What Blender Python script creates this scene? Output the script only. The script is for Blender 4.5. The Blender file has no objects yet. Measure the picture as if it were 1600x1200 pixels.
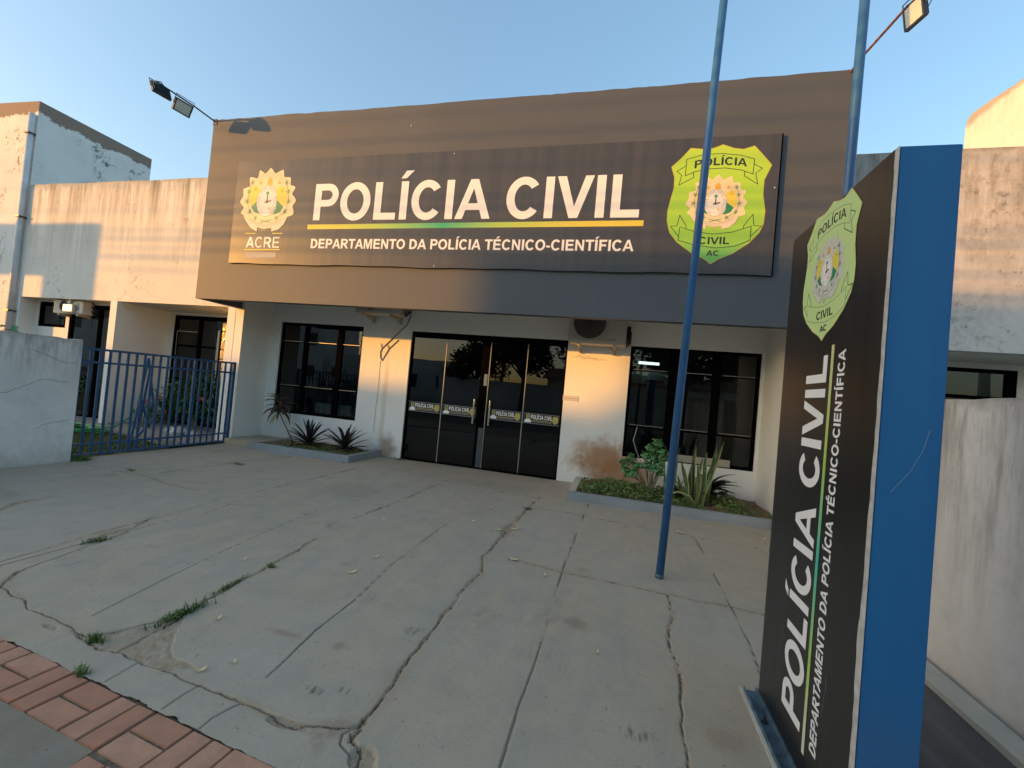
import bpy, bmesh, math, random
import numpy as np
from mathutils import Vector, Matrix, Euler
random.seed(7)
R = math.radians
scene = bpy.context.scene
col = scene.collection

# ------------------------------------------------------------------ camera
cam_d = bpy.data.cameras.new('camera'); cam = bpy.data.objects.new('camera', cam_d); col.objects.link(cam)
cam_d.sensor_width = 36; cam_d.lens = 36 * 672.2 / 1600
cam_d.clip_start = 0.05; cam_d.clip_end = 2000
CX = Vector((0.96750637, 0.23605996, 0.09059317)); CU = Vector((-0.0833316, -0.04058013, 0.99569528)); CF = Vector((-0.23872007, 0.9708908, 0.01959028))
M3 = Matrix((CX, CU, -CF)).transposed()
cam.matrix_world = Matrix.Translation((0, -6.987, 1.35)) @ M3.to_4x4()
scene.camera = cam

# ------------------------------------------------------------------ light
SUN = Vector((-1.55, -1.0, 0.205)).normalized()
EL = math.asin(SUN.z)
world = bpy.data.worlds.new('World'); scene.world = world; world.use_nodes = True
wn = world.node_tree; wn.nodes.clear()
sky = wn.nodes.new('ShaderNodeTexSky'); sky.sky_type = 'NISHITA'; sky.sun_disc = False
sky.sun_elevation = EL; sky.sun_rotation = math.atan2(SUN.x, SUN.y)
sky.air_density = 1.0; sky.dust_density = 2.0; sky.ozone_density = 1.9
bg = wn.nodes.new('ShaderNodeBackground'); bg.inputs['Strength'].default_value = 0.15
wo = wn.nodes.new('ShaderNodeOutputWorld')
hs = wn.nodes.new('ShaderNodeHueSaturation'); hs.inputs['Saturation'].default_value = 1.15   # same mild grade over the whole sky
gm = wn.nodes.new('ShaderNodeGamma'); gm.inputs[1].default_value = .70
wn.links.new(sky.outputs[0], hs.inputs['Color']); wn.links.new(hs.outputs[0], gm.inputs[0]); wn.links.new(gm.outputs[0], bg.inputs[0]); wn.links.new(bg.outputs[0], wo.inputs[0])
sd = bpy.data.lights.new('sun', 'SUN'); sd.energy = 2.0; sd.angle = R(0.55); sd.color = (0.71, 0.305, 0.045)
so = bpy.data.objects.new('sun', sd); col.objects.link(so)
so.rotation_euler = SUN.to_track_quat('Z', 'Y').to_euler()
scene.view_settings.view_transform = 'Standard'; scene.view_settings.look = 'None'
scene.view_settings.gamma = 1; scene.view_settings.use_curve_mapping = False
scene.view_settings.exposure = 2.08
scene.render.engine = 'CYCLES'

# ------------------------------------------------------------------ helpers
def tag(o, label=None, cat=None, group=None, kind=None):
    if label: o['label'] = label
    if cat: o['category'] = cat
    if group: o['group'] = group
    if kind: o['kind'] = kind
    return o
def empty(name, loc=(0, 0, 0), label=None, cat=None, group=None, kind=None):
    e = bpy.data.objects.new(name, None); col.objects.link(e); e.location = loc; e.empty_display_size = .1
    return tag(e, label, cat, group, kind)
def wpos(o):
    p = Vector(o.location)
    return p
def attach(o, parent):
    # vertices are in world coordinates: cancel the parent's own offset
    o.parent = parent
    root = parent
    if parent.type == 'EMPTY':
        o.matrix_parent_inverse = Matrix.Translation(-Vector(parent.location))
def link(name, me, mat=None, parent=None, smooth=False):
    o = bpy.data.objects.new(name, me); col.objects.link(o)
    if mat is not None:
        if isinstance(mat, (list, tuple)):
            for m_ in mat: me.materials.append(m_)
        else: me.materials.append(mat)
    if smooth: me.shade_smooth()
    if parent is not None: attach(o, parent)
    return o
def copy_tree(o, parent=None, offset=None):
    c = o.copy(); col.objects.link(c)
    if parent is not None: c.parent = parent
    elif offset is not None: c.location = Vector(o.location) + Vector(offset)
    for ch in list(o.children): copy_tree(ch, c)
    return c
class MB:
    def __init__(s): s.v = []; s.f = []; s.m = []
    def add(s, vs, fs, mi=0):
        n = len(s.v); s.v += [tuple(v) for v in vs]; s.f += [tuple(i + n for i in f) for f in fs]; s.m += [mi] * len(fs); return s
    def box(s, x0, x1, y0, y1, z0, z1, mi=0):
        vs = [(x, y, z) for z in (z0, z1) for y in (y0, y1) for x in (x0, x1)]
        return s.add(vs, [(0, 2, 3, 1), (4, 5, 7, 6), (0, 1, 5, 4), (2, 6, 7, 3), (0, 4, 6, 2), (1, 3, 7, 5)], mi)
    def tube(s, pts, r, n=8, cap=True, mi=0):
        pts = [Vector(p) for p in pts]; rs = r if isinstance(r, (list, tuple)) else [r] * len(pts)
        base = len(s.v); prev = None
        for i, p in enumerate(pts):
            d = (pts[min(i + 1, len(pts) - 1)] - pts[max(i - 1, 0)]).normalized()
            if prev is None:
                a = d.cross(Vector((0, 0, 1)))
                if a.length < .05: a = d.cross(Vector((1, 0, 0)))
                a.normalize()
            else:
                a = (prev - d * prev.dot(d)).normalized()
            prev = a; b = d.cross(a)
            for k in range(n):
                t = 2 * math.pi * k / n
                s.v.append(tuple(p + (a * math.cos(t) + b * math.sin(t)) * rs[i]))
        for i in range(len(pts) - 1):
            for k in range(n):
                q = (k + 1) % n
                s.f.append((base + i * n + k, base + i * n + q, base + (i + 1) * n + q, base + (i + 1) * n + k)); s.m.append(mi)
        if cap:
            s.f.append(tuple(base + k for k in range(n))[::-1]); s.m.append(mi)
            s.f.append(tuple(base + (len(pts) - 1) * n + k for k in range(n))); s.m.append(mi)
        return s
    def build(s, name, mat, parent=None, smooth=False, bevel=0):
        me = bpy.data.meshes.new(name); me.from_pydata(s.v, [], s.f); me.update()
        o = link(name, me, mat, parent, smooth)
        if any(s.m): me.polygons.foreach_set('material_index', s.m)
        if bevel:
            b = bmesh.new(); b.from_mesh(me)
            bmesh.ops.remove_doubles(b, verts=b.verts, dist=1e-5)
            bmesh.ops.bevel(b, geom=list(b.edges), offset=bevel, segments=2, affect='EDGES', clamp_overlap=True)
            b.to_mesh(me); b.free()
        return o
def box(name, x0, x1, y0, y1, z0, z1, mat, parent=None, bevel=0):
    return MB().box(x0, x1, y0, y1, z0, z1).build(name, mat, parent, bevel=bevel)

# ---- materials
def newmat(name):
    m = bpy.data.materials.new(name); m.use_nodes = True
    return m, m.node_tree.nodes, m.node_tree.links, m.node_tree.nodes['Principled BSDF']
def simple(name, c, rough=.6, metal=0, noise=0.0, scale=8, bump=0.0, spec=.5, emit=None, es=0):
    m, n, l, p = newmat(name)
    p.inputs['Base Color'].default_value = (*c, 1); p.inputs['Roughness'].default_value = rough; p.inputs['Metallic'].default_value = metal
    p.inputs['Specular IOR Level'].default_value = spec
    if emit: p.inputs['Emission Color'].default_value = (*emit, 1); p.inputs['Emission Strength'].default_value = es
    if noise or bump:
        tc = n.new('ShaderNodeTexCoord'); nz = n.new('ShaderNodeTexNoise'); nz.inputs['Scale'].default_value = scale; nz.inputs['Detail'].default_value = 6
        l.new(tc.outputs['Object'], nz.inputs['Vector'])
        if noise:
            mp = n.new('ShaderNodeMapRange'); mp.inputs['From Min'].default_value = .3; mp.inputs['From Max'].default_value = .7
            mp.inputs['To Min'].default_value = 1 - noise; mp.inputs['To Max'].default_value = 1 + noise
            mx = n.new('ShaderNodeVectorMath'); mx.operation = 'SCALE'; mx.inputs[0].default_value = c
            l.new(nz.outputs['Fac'], mp.inputs['Value']); l.new(mp.outputs[0], mx.inputs['Scale']); l.new(mx.outputs[0], p.inputs['Base Color'])
        if bump:
            b = n.new('ShaderNodeBump'); b.inputs['Strength'].default_value = bump; b.inputs['Distance'].default_value = .01
            l.new(nz.outputs['Fac'], b.inputs['Height']); l.new(b.outputs[0], p.inputs['Normal'])
    return m
class NT:
    """tiny node-graph writer"""
    def __init__(s, name):
        s.m, s.n, s.l, s.p = newmat(name)
        s.tc = s.n.new('ShaderNodeTexCoord'); s.co = s.tc.outputs['Object']
        sp = s.n.new('ShaderNodeSeparateXYZ'); s.l.new(s.co, sp.inputs[0]); s.x, s.y, s.z = sp.outputs
    def math(s, op, a, b=None, clamp=False):
        q = s.n.new('ShaderNodeMath'); q.operation = op; q.use_clamp = clamp
        for i, v in enumerate((a, b)):
            if v is None: continue
            if isinstance(v, (int, float)): q.inputs[i].default_value = v
            else: s.l.new(v, q.inputs[i])
        return q.outputs[0]
    def noise(s, scale, detail=5, rough=.55, vec=None, stretch=None, dist=0):
        q = s.n.new('ShaderNodeTexNoise'); q.inputs['Scale'].default_value = scale; q.inputs['Detail'].default_value = detail
        q.inputs['Roughness'].default_value = rough; q.inputs['Distortion'].default_value = dist
        v = vec or s.co
        if stretch:
            mp = s.n.new('ShaderNodeMapping'); mp.inputs['Scale'].default_value = stretch; s.l.new(v, mp.inputs[0]); v = mp.outputs[0]
        s.l.new(v, q.inputs['Vector']); return q.outputs['Fac']
    def rng(s, v, a, b, c=0., d=1., smooth=False):
        q = s.n.new('ShaderNodeMapRange')
        if smooth: q.interpolation_type = 'SMOOTHSTEP'
        s.l.new(v, q.inputs['Value'])
        for k, w in zip(('From Min', 'From Max', 'To Min', 'To Max'), (a, b, c, d)): q.inputs[k].default_value = w
        return q.outputs[0]
    def mix(s, f, a, b, mode='MIX'):
        q = s.n.new('ShaderNodeMix'); q.data_type = 'RGBA'; q.blend_type = mode
        for inp, v in ((q.inputs['Factor'], f), (q.inputs['A'], a), (q.inputs['B'], b)):
            if isinstance(v, (int, float)): inp.default_value = v
            elif isinstance(v, tuple): inp.default_value = (*v, 1)
            else: s.l.new(v, inp)
        return q.outputs['Result']
    def dist(s, c, sc=(1, 1, 1)):
        a = s.n.new('ShaderNodeVectorMath'); a.operation = 'SUBTRACT'; s.l.new(s.co, a.inputs[0]); a.inputs[1].default_value = c
        b = s.n.new('ShaderNodeVectorMath'); b.operation = 'MULTIPLY'; s.l.new(a.outputs[0], b.inputs[0]); b.inputs[1].default_value = sc
        d = s.n.new('ShaderNodeVectorMath'); d.operation = 'LENGTH'; s.l.new(b.outputs[0], d.inputs[0]); return d.outputs['Value']
    def out(s, color, rough=.8, h=None, bump=.3, dist=.01):
        if isinstance(color, tuple): s.p.inputs['Base Color'].default_value = (*color, 1)
        else: s.l.new(color, s.p.inputs['Base Color'])
        if isinstance(rough, (int, float)): s.p.inputs['Roughness'].default_value = rough
        else: s.l.new(rough, s.p.inputs['Roughness'])
        if h is not None:
            b = s.n.new('ShaderNodeBump'); b.inputs['Strength'].default_value = bump; b.inputs['Distance'].default_value = dist
            s.l.new(h, b.inputs['Height']); s.l.new(b.outputs[0], s.p.inputs['Normal'])
        return s.m

def plaster(name, base, ztop=None, top_dirt=.7, run=1.3, low_dirt=0.3, blobs=(), mottled=.06, streak=(5, 5, .25), streak_col=(.16, .13, .10), rough=.85, grime=0.0, lowz=.5, band=None, mould=0):
    t = NT(name)
    big = t.noise(.9, 4); mid = t.noise(7, 6); fine = t.noise(60, 3)
    c = t.mix(t.rng(big, .35, .65), tuple(b * (1 - mottled) for b in base), tuple(min(1, b * (1 + mottled)) for b in base))
    c = t.mix(t.rng(mid, .3, .7, 0, .10), c, tuple(b * .75 for b in base))
    if ztop is not None:
        st = t.noise(1.0, 6, .7, stretch=streak)
        st2 = t.noise(3.2, 5, .7, stretch=streak)
        g = t.rng(t.z, ztop - run, ztop, 0, 1)
        g2 = t.math('POWER', g, 1.5)
        f = t.math('MULTIPLY', t.rng(st, .44, .66), g2)
        f2 = t.math('MULTIPLY', t.rng(st2, .46, .66), g)
        f = t.math('MAXIMUM', f, t.math('MULTIPLY', f2, .7))
        edge = t.rng(t.math('ADD', t.z, t.math('MULTIPLY', mid, .16)), ztop - .03, ztop + .08, 0, .6)
        f = t.math('MAXIMUM', t.math('MULTIPLY', f, top_dirt), edge, True)
        c = t.mix(f, c, streak_col)
    if mould:
        mk = t.math('MULTIPLY', t.rng(t.noise(1.3, 3, .5), .48, .60), t.math('MULTIPLY', t.rng(t.noise(9, 8, .8), .52, .58), t.rng(t.noise(3.5, 4, .6), .45, .55)))
        c = t.mix(t.math('MULTIPLY', mk, mould, True), c, (.05, .05, .045))
    if band is not None:
        e_ = t.math('ADD', t.z, t.math('MULTIPLY', t.math('SUBTRACT', t.noise(3, 8, .75), .5), .5))
        c = t.mix(t.rng(e_, band - .012, band + .012), c, (.25, .19, .155))
    if grime:
        g = t.noise(2.2, 8, .75); k = t.noise(14, 6, .7)
        f = t.math('MULTIPLY', t.rng(g, .45, .72), t.rng(k, .35, .65))
        c = t.mix(t.math('MULTIPLY', f, grime), c, (.07, .065, .06))
    if low_dirt:
        g = t.rng(t.math('SUBTRACT', t.z, t.math('MULTIPLY', mid, lowz)), -.25, lowz * .6, 1, 0)
        c = t.mix(t.math('MULTIPLY', g, low_dirt, True), c, (.22, .15, .09))
    for (cc, sc, col_, amt) in blobs:
        d = t.math('ADD', t.dist(cc, sc), t.math('MULTIPLY', t.math('SUBTRACT', t.noise(5, 6, .65), .5), 1.3))
        f = t.rng(d, 1.0, .25, 0, amt, True)
        c = t.mix(f, c, col_)
    return t.out(c, rough, t.math('ADD', t.math('MULTIPLY', fine, .4), mid), .25, .006)

# ---- lettering: own outlines, cap height 1
def arc(cx, cy, rx, ry, a0, a1, n=14):
    return [(cx + rx * math.cos(R(a0 + (a1 - a0) * i / n)), cy + ry * math.sin(R(a0 + (a1 - a0) * i / n))) for i in range(n + 1)]
def glyphs(s=.205, h=.165):
    G = {}
    G['I'] = (.388, [[(.09, 0), (.09 + s, 0), (.09 + s, 1), (.09, 1)]])
    G['L'] = (.82, [[(.09, 0), (.78, 0), (.78, h), (.09 + s, h), (.09 + s, 1), (.09, 1)]])
    G['E'] = (.93, [[(.09, 0), (.86, 0), (.86, h), (.09 + s, h), (.09 + s, .43), (.80, .43), (.80, .43 + h), (.09 + s, .43 + h), (.09 + s, 1 - h), (.84, 1 - h), (.84, 1), (.09, 1)]])
    G['F'] = (.85, [[(.09, 0), (.09 + s, 0), (.09 + s, .41), (.73, .41), (.73, .41 + h), (.09 + s, .41 + h), (.09 + s, 1 - h), (.80, 1 - h), (.80, 1), (.09, 1)]])
    G['T'] = (.85, [[(.33, 0), (.33 + s, 0), (.33 + s, 1 - h), (.83, 1 - h), (.83, 1), (.03, 1), (.03, 1 - h), (.33, 1 - h)]])
    G['V'] = (.93, [[(.36, 0), (.58, 0), (.94, 1), (.72, 1), (.475, .27), (.23, 1), (0, 1)]])
    G['A'] = (1.0, [[(0, 0), (.22, 0), (.30, .225), (.70, .225), (.785, 0), (1.01, 0), (.615, 1), (.395, 1)], [(.36, .39), (.64, .39), (.503, .77)]])
    G['N'] = (1.008, [[(.09, 0), (.28, 0), (.28, .66), (.71, 0), (.91, 0), (.91, 1), (.72, 1), (.72, .35), (.29, 1), (.09, 1)]])
    G['M'] = (1.163, [[(.09, 0), (.275, 0), (.275, .78), (.49, 0), (.675, 0), (.89, .78), (.89, 0), (1.075, 0), (1.075, 1), (.775, 1), (.583, .33), (.39, 1), (.09, 1)]])
    G['O'] = (1.086, [arc(.54, .5, .495, .52, 0, 360, 32)[:-1], arc(.54, .5, .495 - s, .52 - h * 1.05, 0, 360, 28)[:-1]])
    G['C'] = (1.008, [arc(.53, .5, .475, .52, 38, 322, 28) + arc(.53, .5, .475 - s, .52 - h * 1.05, 318, 42, 24)])
    G['D'] = (1.008, [[(.09, 0), (.45, 0)] + arc(.45, .5, .50, .5, -90, 90, 18)[1:] + [(.09, 1)], [(.09 + s, h), (.43, h)] + arc(.43, .5, .50 - s, .5 - h, -90, 90, 14)[1:] + [(.09 + s, 1 - h)]])
    G['P'] = (.93, [[(.09, 0), (.09 + s, 0), (.09 + s, .375), (.52, .375)] + arc(.55, .6875, .34, .3125, -90, 90, 14)[1:] + [(.09, 1)], [(.09 + s, .375 + h), (.50, .375 + h)] + arc(.53, .6875, .155, .3125 - h, -90, 90, 10)[1:] + [(.09 + s, 1 - h)]])
    G['R'] = (1.0, [[(.09, 0), (.09 + s, 0), (.09 + s, .40), (.42, .40), (.76, 0), (1.0, 0), (.70, .41)] + arc(.57, .715, .34, .285, -58, 90, 14)[1:] + [(.09, 1)], [(.09 + s, .43 + h * .85), (.52, .43 + h * .85)] + arc(.55, .70, .155, .145, -90, 90, 10)[1:] + [(.09 + s, 1 - h)]])
    G['-'] = (.465, [[(.05, .27), (.42, .27), (.42, .45), (.05, .45)]])
    G[' '] = (.388, [])
    return G
GB = glyphs(.222, .182); GN = glyphs(.14, .12)
ACC = {'Í': 'I', 'É': 'E', 'Ó': 'O'}
def text_loops(txt, x0, x1, cap, base=0., G=GB, arch=0.0, track=-.005):
    loops = []; x = 0
    for ch in txt:
        b = ACC.get(ch, ch); adv, L = G[b]
        for lp in L: loops.append([(x + p[0], p[1]) for p in lp])
        if ch in ACC:
            c = x + adv / 2; loops.append([(c - .13, 1.08), (c + .03, 1.08), (c + .26, 1.28), (c + .02, 1.28)])
        x += adv + track
    xs = [p[0] for l_ in loops for p in l_]; a, b_ = min(xs), max(xs); sx = (x1 - x0) / (b_ - a); out = []
    for l_ in loops:
        q = []
        for p in l_:
            X = x0 + (p[0] - a) * sx; u = (X - (x0 + x1) / 2) / ((x1 - x0) / 2)
            q.append((X, base + p[1] * cap - arch * u * u))
        out.append(q)
    return out
class Plane:
    def __init__(s, o, ex, ey): s.o = Vector(o); s.ex = Vector(ex); s.ey = Vector(ey); s.n = s.ex.cross(s.ey).normalized()
def flat(name, loops, pl, mat, parent, lift=.001, thick=.0012, sc=1.0, off=(0, 0), scx=None):
    cu = bpy.data.curves.new(name, 'CURVE'); cu.dimensions = '2D'; cu.fill_mode = 'BOTH'; cu.extrude = thick / 2
    kx = scx if scx is not None else sc
    for lp in loops:
        s_ = cu.splines.new('POLY'); s_.points.add(len(lp) - 1); s_.use_cyclic_u = True
        for i, p in enumerate(lp): s_.points[i].co = (p[0] * kx + off[0], p[1] * sc + off[1], 0, 1)
    t = bpy.data.objects.new('t', cu); col.objects.link(t)
    bpy.context.view_layer.update()
    me = bpy.data.meshes.new_from_object(t.evaluated_get(bpy.context.evaluated_depsgraph_get()))
    bpy.data.objects.remove(t); bpy.data.curves.remove(cu)
    me.name = name; me.materials.clear()
    n = len(me.vertices); a = np.empty(n * 3); me.vertices.foreach_get('co', a); a = a.reshape(-1, 3)
    W = np.array(pl.o)[None] + a[:, :1] * np.array(pl.ex)[None] + a[:, 1:2] * np.array(pl.ey)[None] + (a[:, 2:3] + lift + thick / 2) * np.array(pl.n)[None]
    me.vertices.foreach_set('co', W.reshape(-1)); me.update()
    return link(name, me, mat, parent)
def stroke(pts, w, closed=True):
    """outline of a polyline as thin quads"""
    out = []; n = len(pts); rng = range(n if closed else n - 1)
    for i in rng:
        a = Vector((*pts[i],)); b = Vector((*pts[(i + 1) % n],)); d = (b - a)
        if d.length < 1e-6: continue
        d.normalize(); q = Vector((-d.y, d.x)) * w / 2; e = d * w * .4
        out.append([tuple(a - e + q), tuple(a - e - q), tuple(b + e - q), tuple(b + e + q)])
    return out
def quads(name, loops, pl, mat, parent, lift, sc=1., off=(0, 0), scx=None):
    mb = MB(); kx = scx if scx is not None else sc
    for k, lp in enumerate(loops):
        vs = [pl.o + pl.ex * (p[0] * kx + off[0]) + pl.ey * (p[1] * sc + off[1]) + pl.n * (lift + 1e-5 * (k % 7)) for p in lp]
        mb.add(vs, [tuple(range(len(lp)))])
    return mb.build(name, mat, parent)
def smooth_loop(pts, it=1):
    for _ in range(it):
        q = []
        for i in range(len(pts)):
            a = pts[i]; b = pts[(i + 1) % len(pts)]
            q += [(a[0] * .75 + b[0] * .25, a[1] * .75 + b[1] * .25), (a[0] * .25 + b[0] * .75, a[1] * .25 + b[1] * .75)]
        pts = q
    return pts

# traced outlines of the shield and crest, normalised to their height
ART = {
 'shield': [(0.008, 0.5), (-0.057, 0.474), (-0.12, 0.465), (-0.241, 0.481), (-0.309, 0.398), (-0.383, 0.325), (-0.352, 0.233), (-0.35, 0.142), (-0.37, 0.042), (-0.385, -0.048), (-0.384, -0.139), (-0.355, -0.24), (-0.29, -0.32), (-0.172, -0.408), (-0.068, -0.458), (-0.015, -0.5), (0.04, -0.46), (0.143, -0.413), (0.259, -0.327), (0.331, -0.24), (0.358, -0.164), (0.362, -0.058), (0.338, 0.067), (0.338, 0.192), (0.385, 0.314), (0.319, 0.396), (0.248, 0.478), (0.167, 0.453), (0.096, 0.465)],
 'bt': [(-0.266, 0.386), (-0.135, 0.421), (0.01, 0.424), (0.153, 0.403), (0.254, 0.367), (0.251, 0.243), (0.162, 0.28), (0.037, 0.302), (-0.107, 0.297), (-0.198, 0.277), (-0.267, 0.245)],
 'btl': [(-0.267, 0.331), (-0.338, 0.285), (-0.296, 0.252), (-0.312, 0.167), (-0.201, 0.229), (-0.204, 0.267)],
 'btr': [(0.257, 0.323), (0.318, 0.289), (0.271, 0.252), (0.292, 0.16), (0.187, 0.231), (0.188, 0.27)],
 'bb': [(-0.277, -0.19), (-0.159, -0.23), (-0.02, -0.252), (0.13, -0.235), (0.268, -0.187), (0.268, -0.302), (0.156, -0.352), (0.015, -0.367), (-0.15, -0.344), (-0.282, -0.304)],
 'bbl': [(-0.226, -0.212), (-0.229, -0.18), (-0.285, -0.09), (-0.301, -0.182), (-0.352, -0.185), (-0.285, -0.268)],
 'bbr': [(0.212, -0.209), (0.212, -0.184), (0.275, -0.088), (0.288, -0.183), (0.345, -0.185), (0.27, -0.269)],
 'ptxt': [(-0.204, 0.304), (0.205, 0.298), (-0.001, 0.32), (-0.209, 0.368), (0.016, 0.394)],
 'ctxt': [(-0.123, -0.334), (0.112, -0.332), (-0.127, -0.277), (0.108, -0.274)],
 'actxt': [(-0.054, -0.434), (0.038, -0.432), (-0.058, -0.389)],
 'crest_on_shield': [(-0.004, 0.252), (-0.019, -0.211), (-0.247, 0.02), (0.221, 0.011)],
 'out': [(0.01, 0.5), (0.056, 0.446), (0.097, 0.397), (0.18, 0.435), (0.238, 0.462), (0.256, 0.41), (0.265, 0.335), (0.33, 0.34), (0.387, 0.331), (0.39, 0.272), (0.395, 0.205), (0.45, 0.204), (0.491, 0.178), (0.467, 0.13), (0.431, 0.079), (0.488, 0.027), (0.525, -0.026), (0.484, -0.083), (0.462, -0.112), (0.5, -0.187), (0.495, -0.245), (0.402, -0.258), (0.387, -0.273), (-0.304, -0.267), (-0.398, -0.243), (-0.484, -0.207), (-0.454, -0.159), (-0.418, -0.114), (-0.478, -0.067), (-0.516, -0.029), (-0.486, 0.024), (-0.455, 0.068), (-0.466, 0.13), (-0.472, 0.179), (-0.407, 0.196), (-0.341, 0.21), (-0.365, 0.295), (-0.373, 0.363), (-0.291, 0.352), (-0.215, 0.327), (-0.207, 0.41), (-0.193, 0.47), (-0.129, 0.431), (-0.089, 0.399), (-0.034, 0.452)],
 'rib': [(-0.426, -0.235), (-0.359, -0.334), (-0.265, -0.433), (-0.14, -0.5), (-0.136, -0.426), (-0.02, -0.455), (0.128, -0.441), (0.127, -0.5), (0.253, -0.463), (0.34, -0.39), (0.402, -0.258), (0.306, -0.316), (0.207, -0.367), (-0.001, -0.396), (-0.202, -0.357), (-0.327, -0.297)],
 'yl': [(-0.285, 0.231), (-0.2, 0.206), (-0.13, 0.145), (-0.181, 0.048), (-0.192, -0.027), (-0.297, -0.103), (-0.337, 0.006), (-0.333, 0.142)],
 'gl': [(-0.297, -0.103), (-0.192, -0.03), (-0.173, -0.133), (-0.125, -0.226), (-0.222, -0.195)],
 'yr': [(0.146, 0.138), (0.225, 0.202), (0.296, 0.193), (0.342, 0.066), (0.353, -0.066), (0.302, -0.11), (0.178, -0.012), (0.151, 0.07)],
 'gr': [(0.179, -0.016), (0.302, -0.113), (0.256, -0.197), (0.173, -0.229), (0.121, -0.233), (0.172, -0.145)],
 'oval': [(-0.008, -0.023), (0.178, -0.027), (-0.036, 0.209)],
 'tree': [(-0.011, 0.089), (0.004, -0.031), (-0.009, 0.107)],
 'boat': [(-0.052, -0.052), (-0.021, -0.015), (0.033, -0.019), (0.075, -0.005), (0.069, -0.032), (0.027, -0.043), (0.002, -0.058)],
 'star': [(0.048, -0.143), (-0.153, 0.258), (0.189, 0.256), (-0.24, 0.167), (0.256, 0.135)],
 'cap': [(-0.036, 0.255), (-0.018, 0.321), (0.024, 0.345), (0.059, 0.305), (0.062, 0.222), (-0.015, 0.224)],
 'br': [(-0.307, 0.278), (-0.354, 0.135), (-0.374, -0.024), (-0.306, -0.184), (-0.189, -0.283), (0.322, 0.259), (0.366, 0.118), (0.389, -0.038), (0.342, -0.191), (0.197, -0.289)],
 'cross': [(-0.1, -0.313), (0.101, -0.362), (-0.085, -0.361), (0.104, -0.314)],
 'tri': [(-0.053, -0.478), (-0.011, -0.535), (0.027, -0.478)],
 'acre': [(-0.316, -0.745), (0.296, -0.741), (-0.337, -0.579)],
 'lines': [(-0.344, -0.526), (-0.155, -0.526), (0.147, -0.526), (0.339, -0.526), (-0.348, -0.779), (0.316, -0.773)],
 'smudge': [(-0.324, -0.823), (0.253, -0.817), (0.263, -0.899), (-0.314, -0.906)],
}
# ------------------------------------------------------------------ materials
M = {}
WHITE = (.88, .87, .82)
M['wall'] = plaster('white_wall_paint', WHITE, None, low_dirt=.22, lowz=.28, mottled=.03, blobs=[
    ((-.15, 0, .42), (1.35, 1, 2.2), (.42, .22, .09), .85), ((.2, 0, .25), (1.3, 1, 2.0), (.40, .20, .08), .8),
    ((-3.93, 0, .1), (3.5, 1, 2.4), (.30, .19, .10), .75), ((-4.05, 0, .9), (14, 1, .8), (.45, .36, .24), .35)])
M['wing'] = plaster('weathered_wing_paint', (.74, .71, .65), 4.83, top_dirt=1.0, run=2.0, low_dirt=.2, streak=(3.2, 3.2, .22), streak_col=(.15, .12, .08), mould=.4)
M['wing_r'] = plaster('weathered_right_wing_paint', (.60, .59, .575), 4.83, top_dirt=1.0, run=2.3, low_dirt=.1, streak=(2.2, 2.2, .35), streak_col=(.18, .145, .10), grime=.6, mould=.5)
M['tall'] = plaster('weathered_block_paint', (.74, .73, .71), None, low_dirt=.2, grime=.2, band=6.38, mould=1.0)
M['tall_cap'] = plaster('stained_parapet_band', (.23, .18, .15), None, low_dirt=0, mottled=.25, grime=.4)
M['bwall'] = plaster('old_boundary_wall', (.76, .75, .71), 1.54, top_dirt=.95, run=.7, low_dirt=.45, lowz=.22, mottled=.12, streak=(3, 3, .5), grime=.25)
M['bwall_r'] = plaster('right_boundary_wall', (.84, .78, .69), 1.57, top_dirt=.95, run=1.4, low_dirt=.35, lowz=.25, mottled=.12, streak=(3.4, 3.4, .45), grime=.25, streak_col=(.15, .12, .10))
M['fascia'] = plaster('brown_grey_fascia_paint', (.080, .090, .103), None, low_dirt=0, mottled=.05, rough=.62)
M['ceil'] = simple('soffit_paint', (.7, .67, .6), .9, noise=.06, scale=5)
M['col'] = plaster('column_paint', (.82, .81, .76), None, low_dirt=.25, lowz=.3, mottled=.03)
M['kerb'] = plaster('grey_kerb_paint', (.30, .33, .34), None, low_dirt=.3, lowz=.06, mottled=.12, grime=.2)
M['kerb_pale'] = plaster('pale_kerb_paint', (.58, .54, .44), None, low_dirt=.4, lowz=.05, mottled=.2, grime=.35)
M['soil'] = simple('red_soil', (.20, .11, .065), .95, noise=.35, scale=18, bump=.8)
M['frame'] = simple('black_aluminium', (.0035, .0035, .004), 1.0, 0, spec=.0)
M['alu'] = simple('bare_aluminium', (.42, .38, .33), .4, .8)
M['steel'] = simple('brushed_steel', (.62, .60, .57), .28, 1.0)
M['blue'] = simple('blue_enamel', (.028, .12, .30), .38, 0, noise=.10, scale=3, bump=.03)
M['blue_totem'] = None
M['bluepole'] = simple('blue_pole_paint', (.028, .12, .30), .35, noise=.12, scale=9, bump=.05)
M['bluegate'] = simple('blue_gate_paint', (.018, .085, .19), .5, noise=.25, scale=14, bump=.1)
M['bluesteel'] = simple('worn_blue_steel', (.07, .12, .15), .55, noise=.45, scale=22, bump=.2)
M['black'] = simple('black_plastic', (.015, .015, .016), .45)
M['darkmetal'] = simple('dark_lamp_metal', (.04, .045, .05), .4, .3)
M['rust'] = simple('rusty_steel', (.16, .07, .04), .7, noise=.4, scale=30)
M['lampglass'] = simple('floodlight_glass', (.55, .56, .50), .25)
M['white_pl'] = simple('white_enamel', (.56, .53, .47), .4, noise=.04, scale=4)
M['grille'] = simple('dark_grille', (.05, .048, .045), .5)
M['text'] = simple('white_vinyl', (.84, .83, .82), .45)
M['black_ink'] = simple('black_vinyl', (.02, .022, .02), .45)
M['peel'] = simple('bare_sheet_edge', (.48, .47, .45), .6, noise=.2, scale=30)
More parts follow.
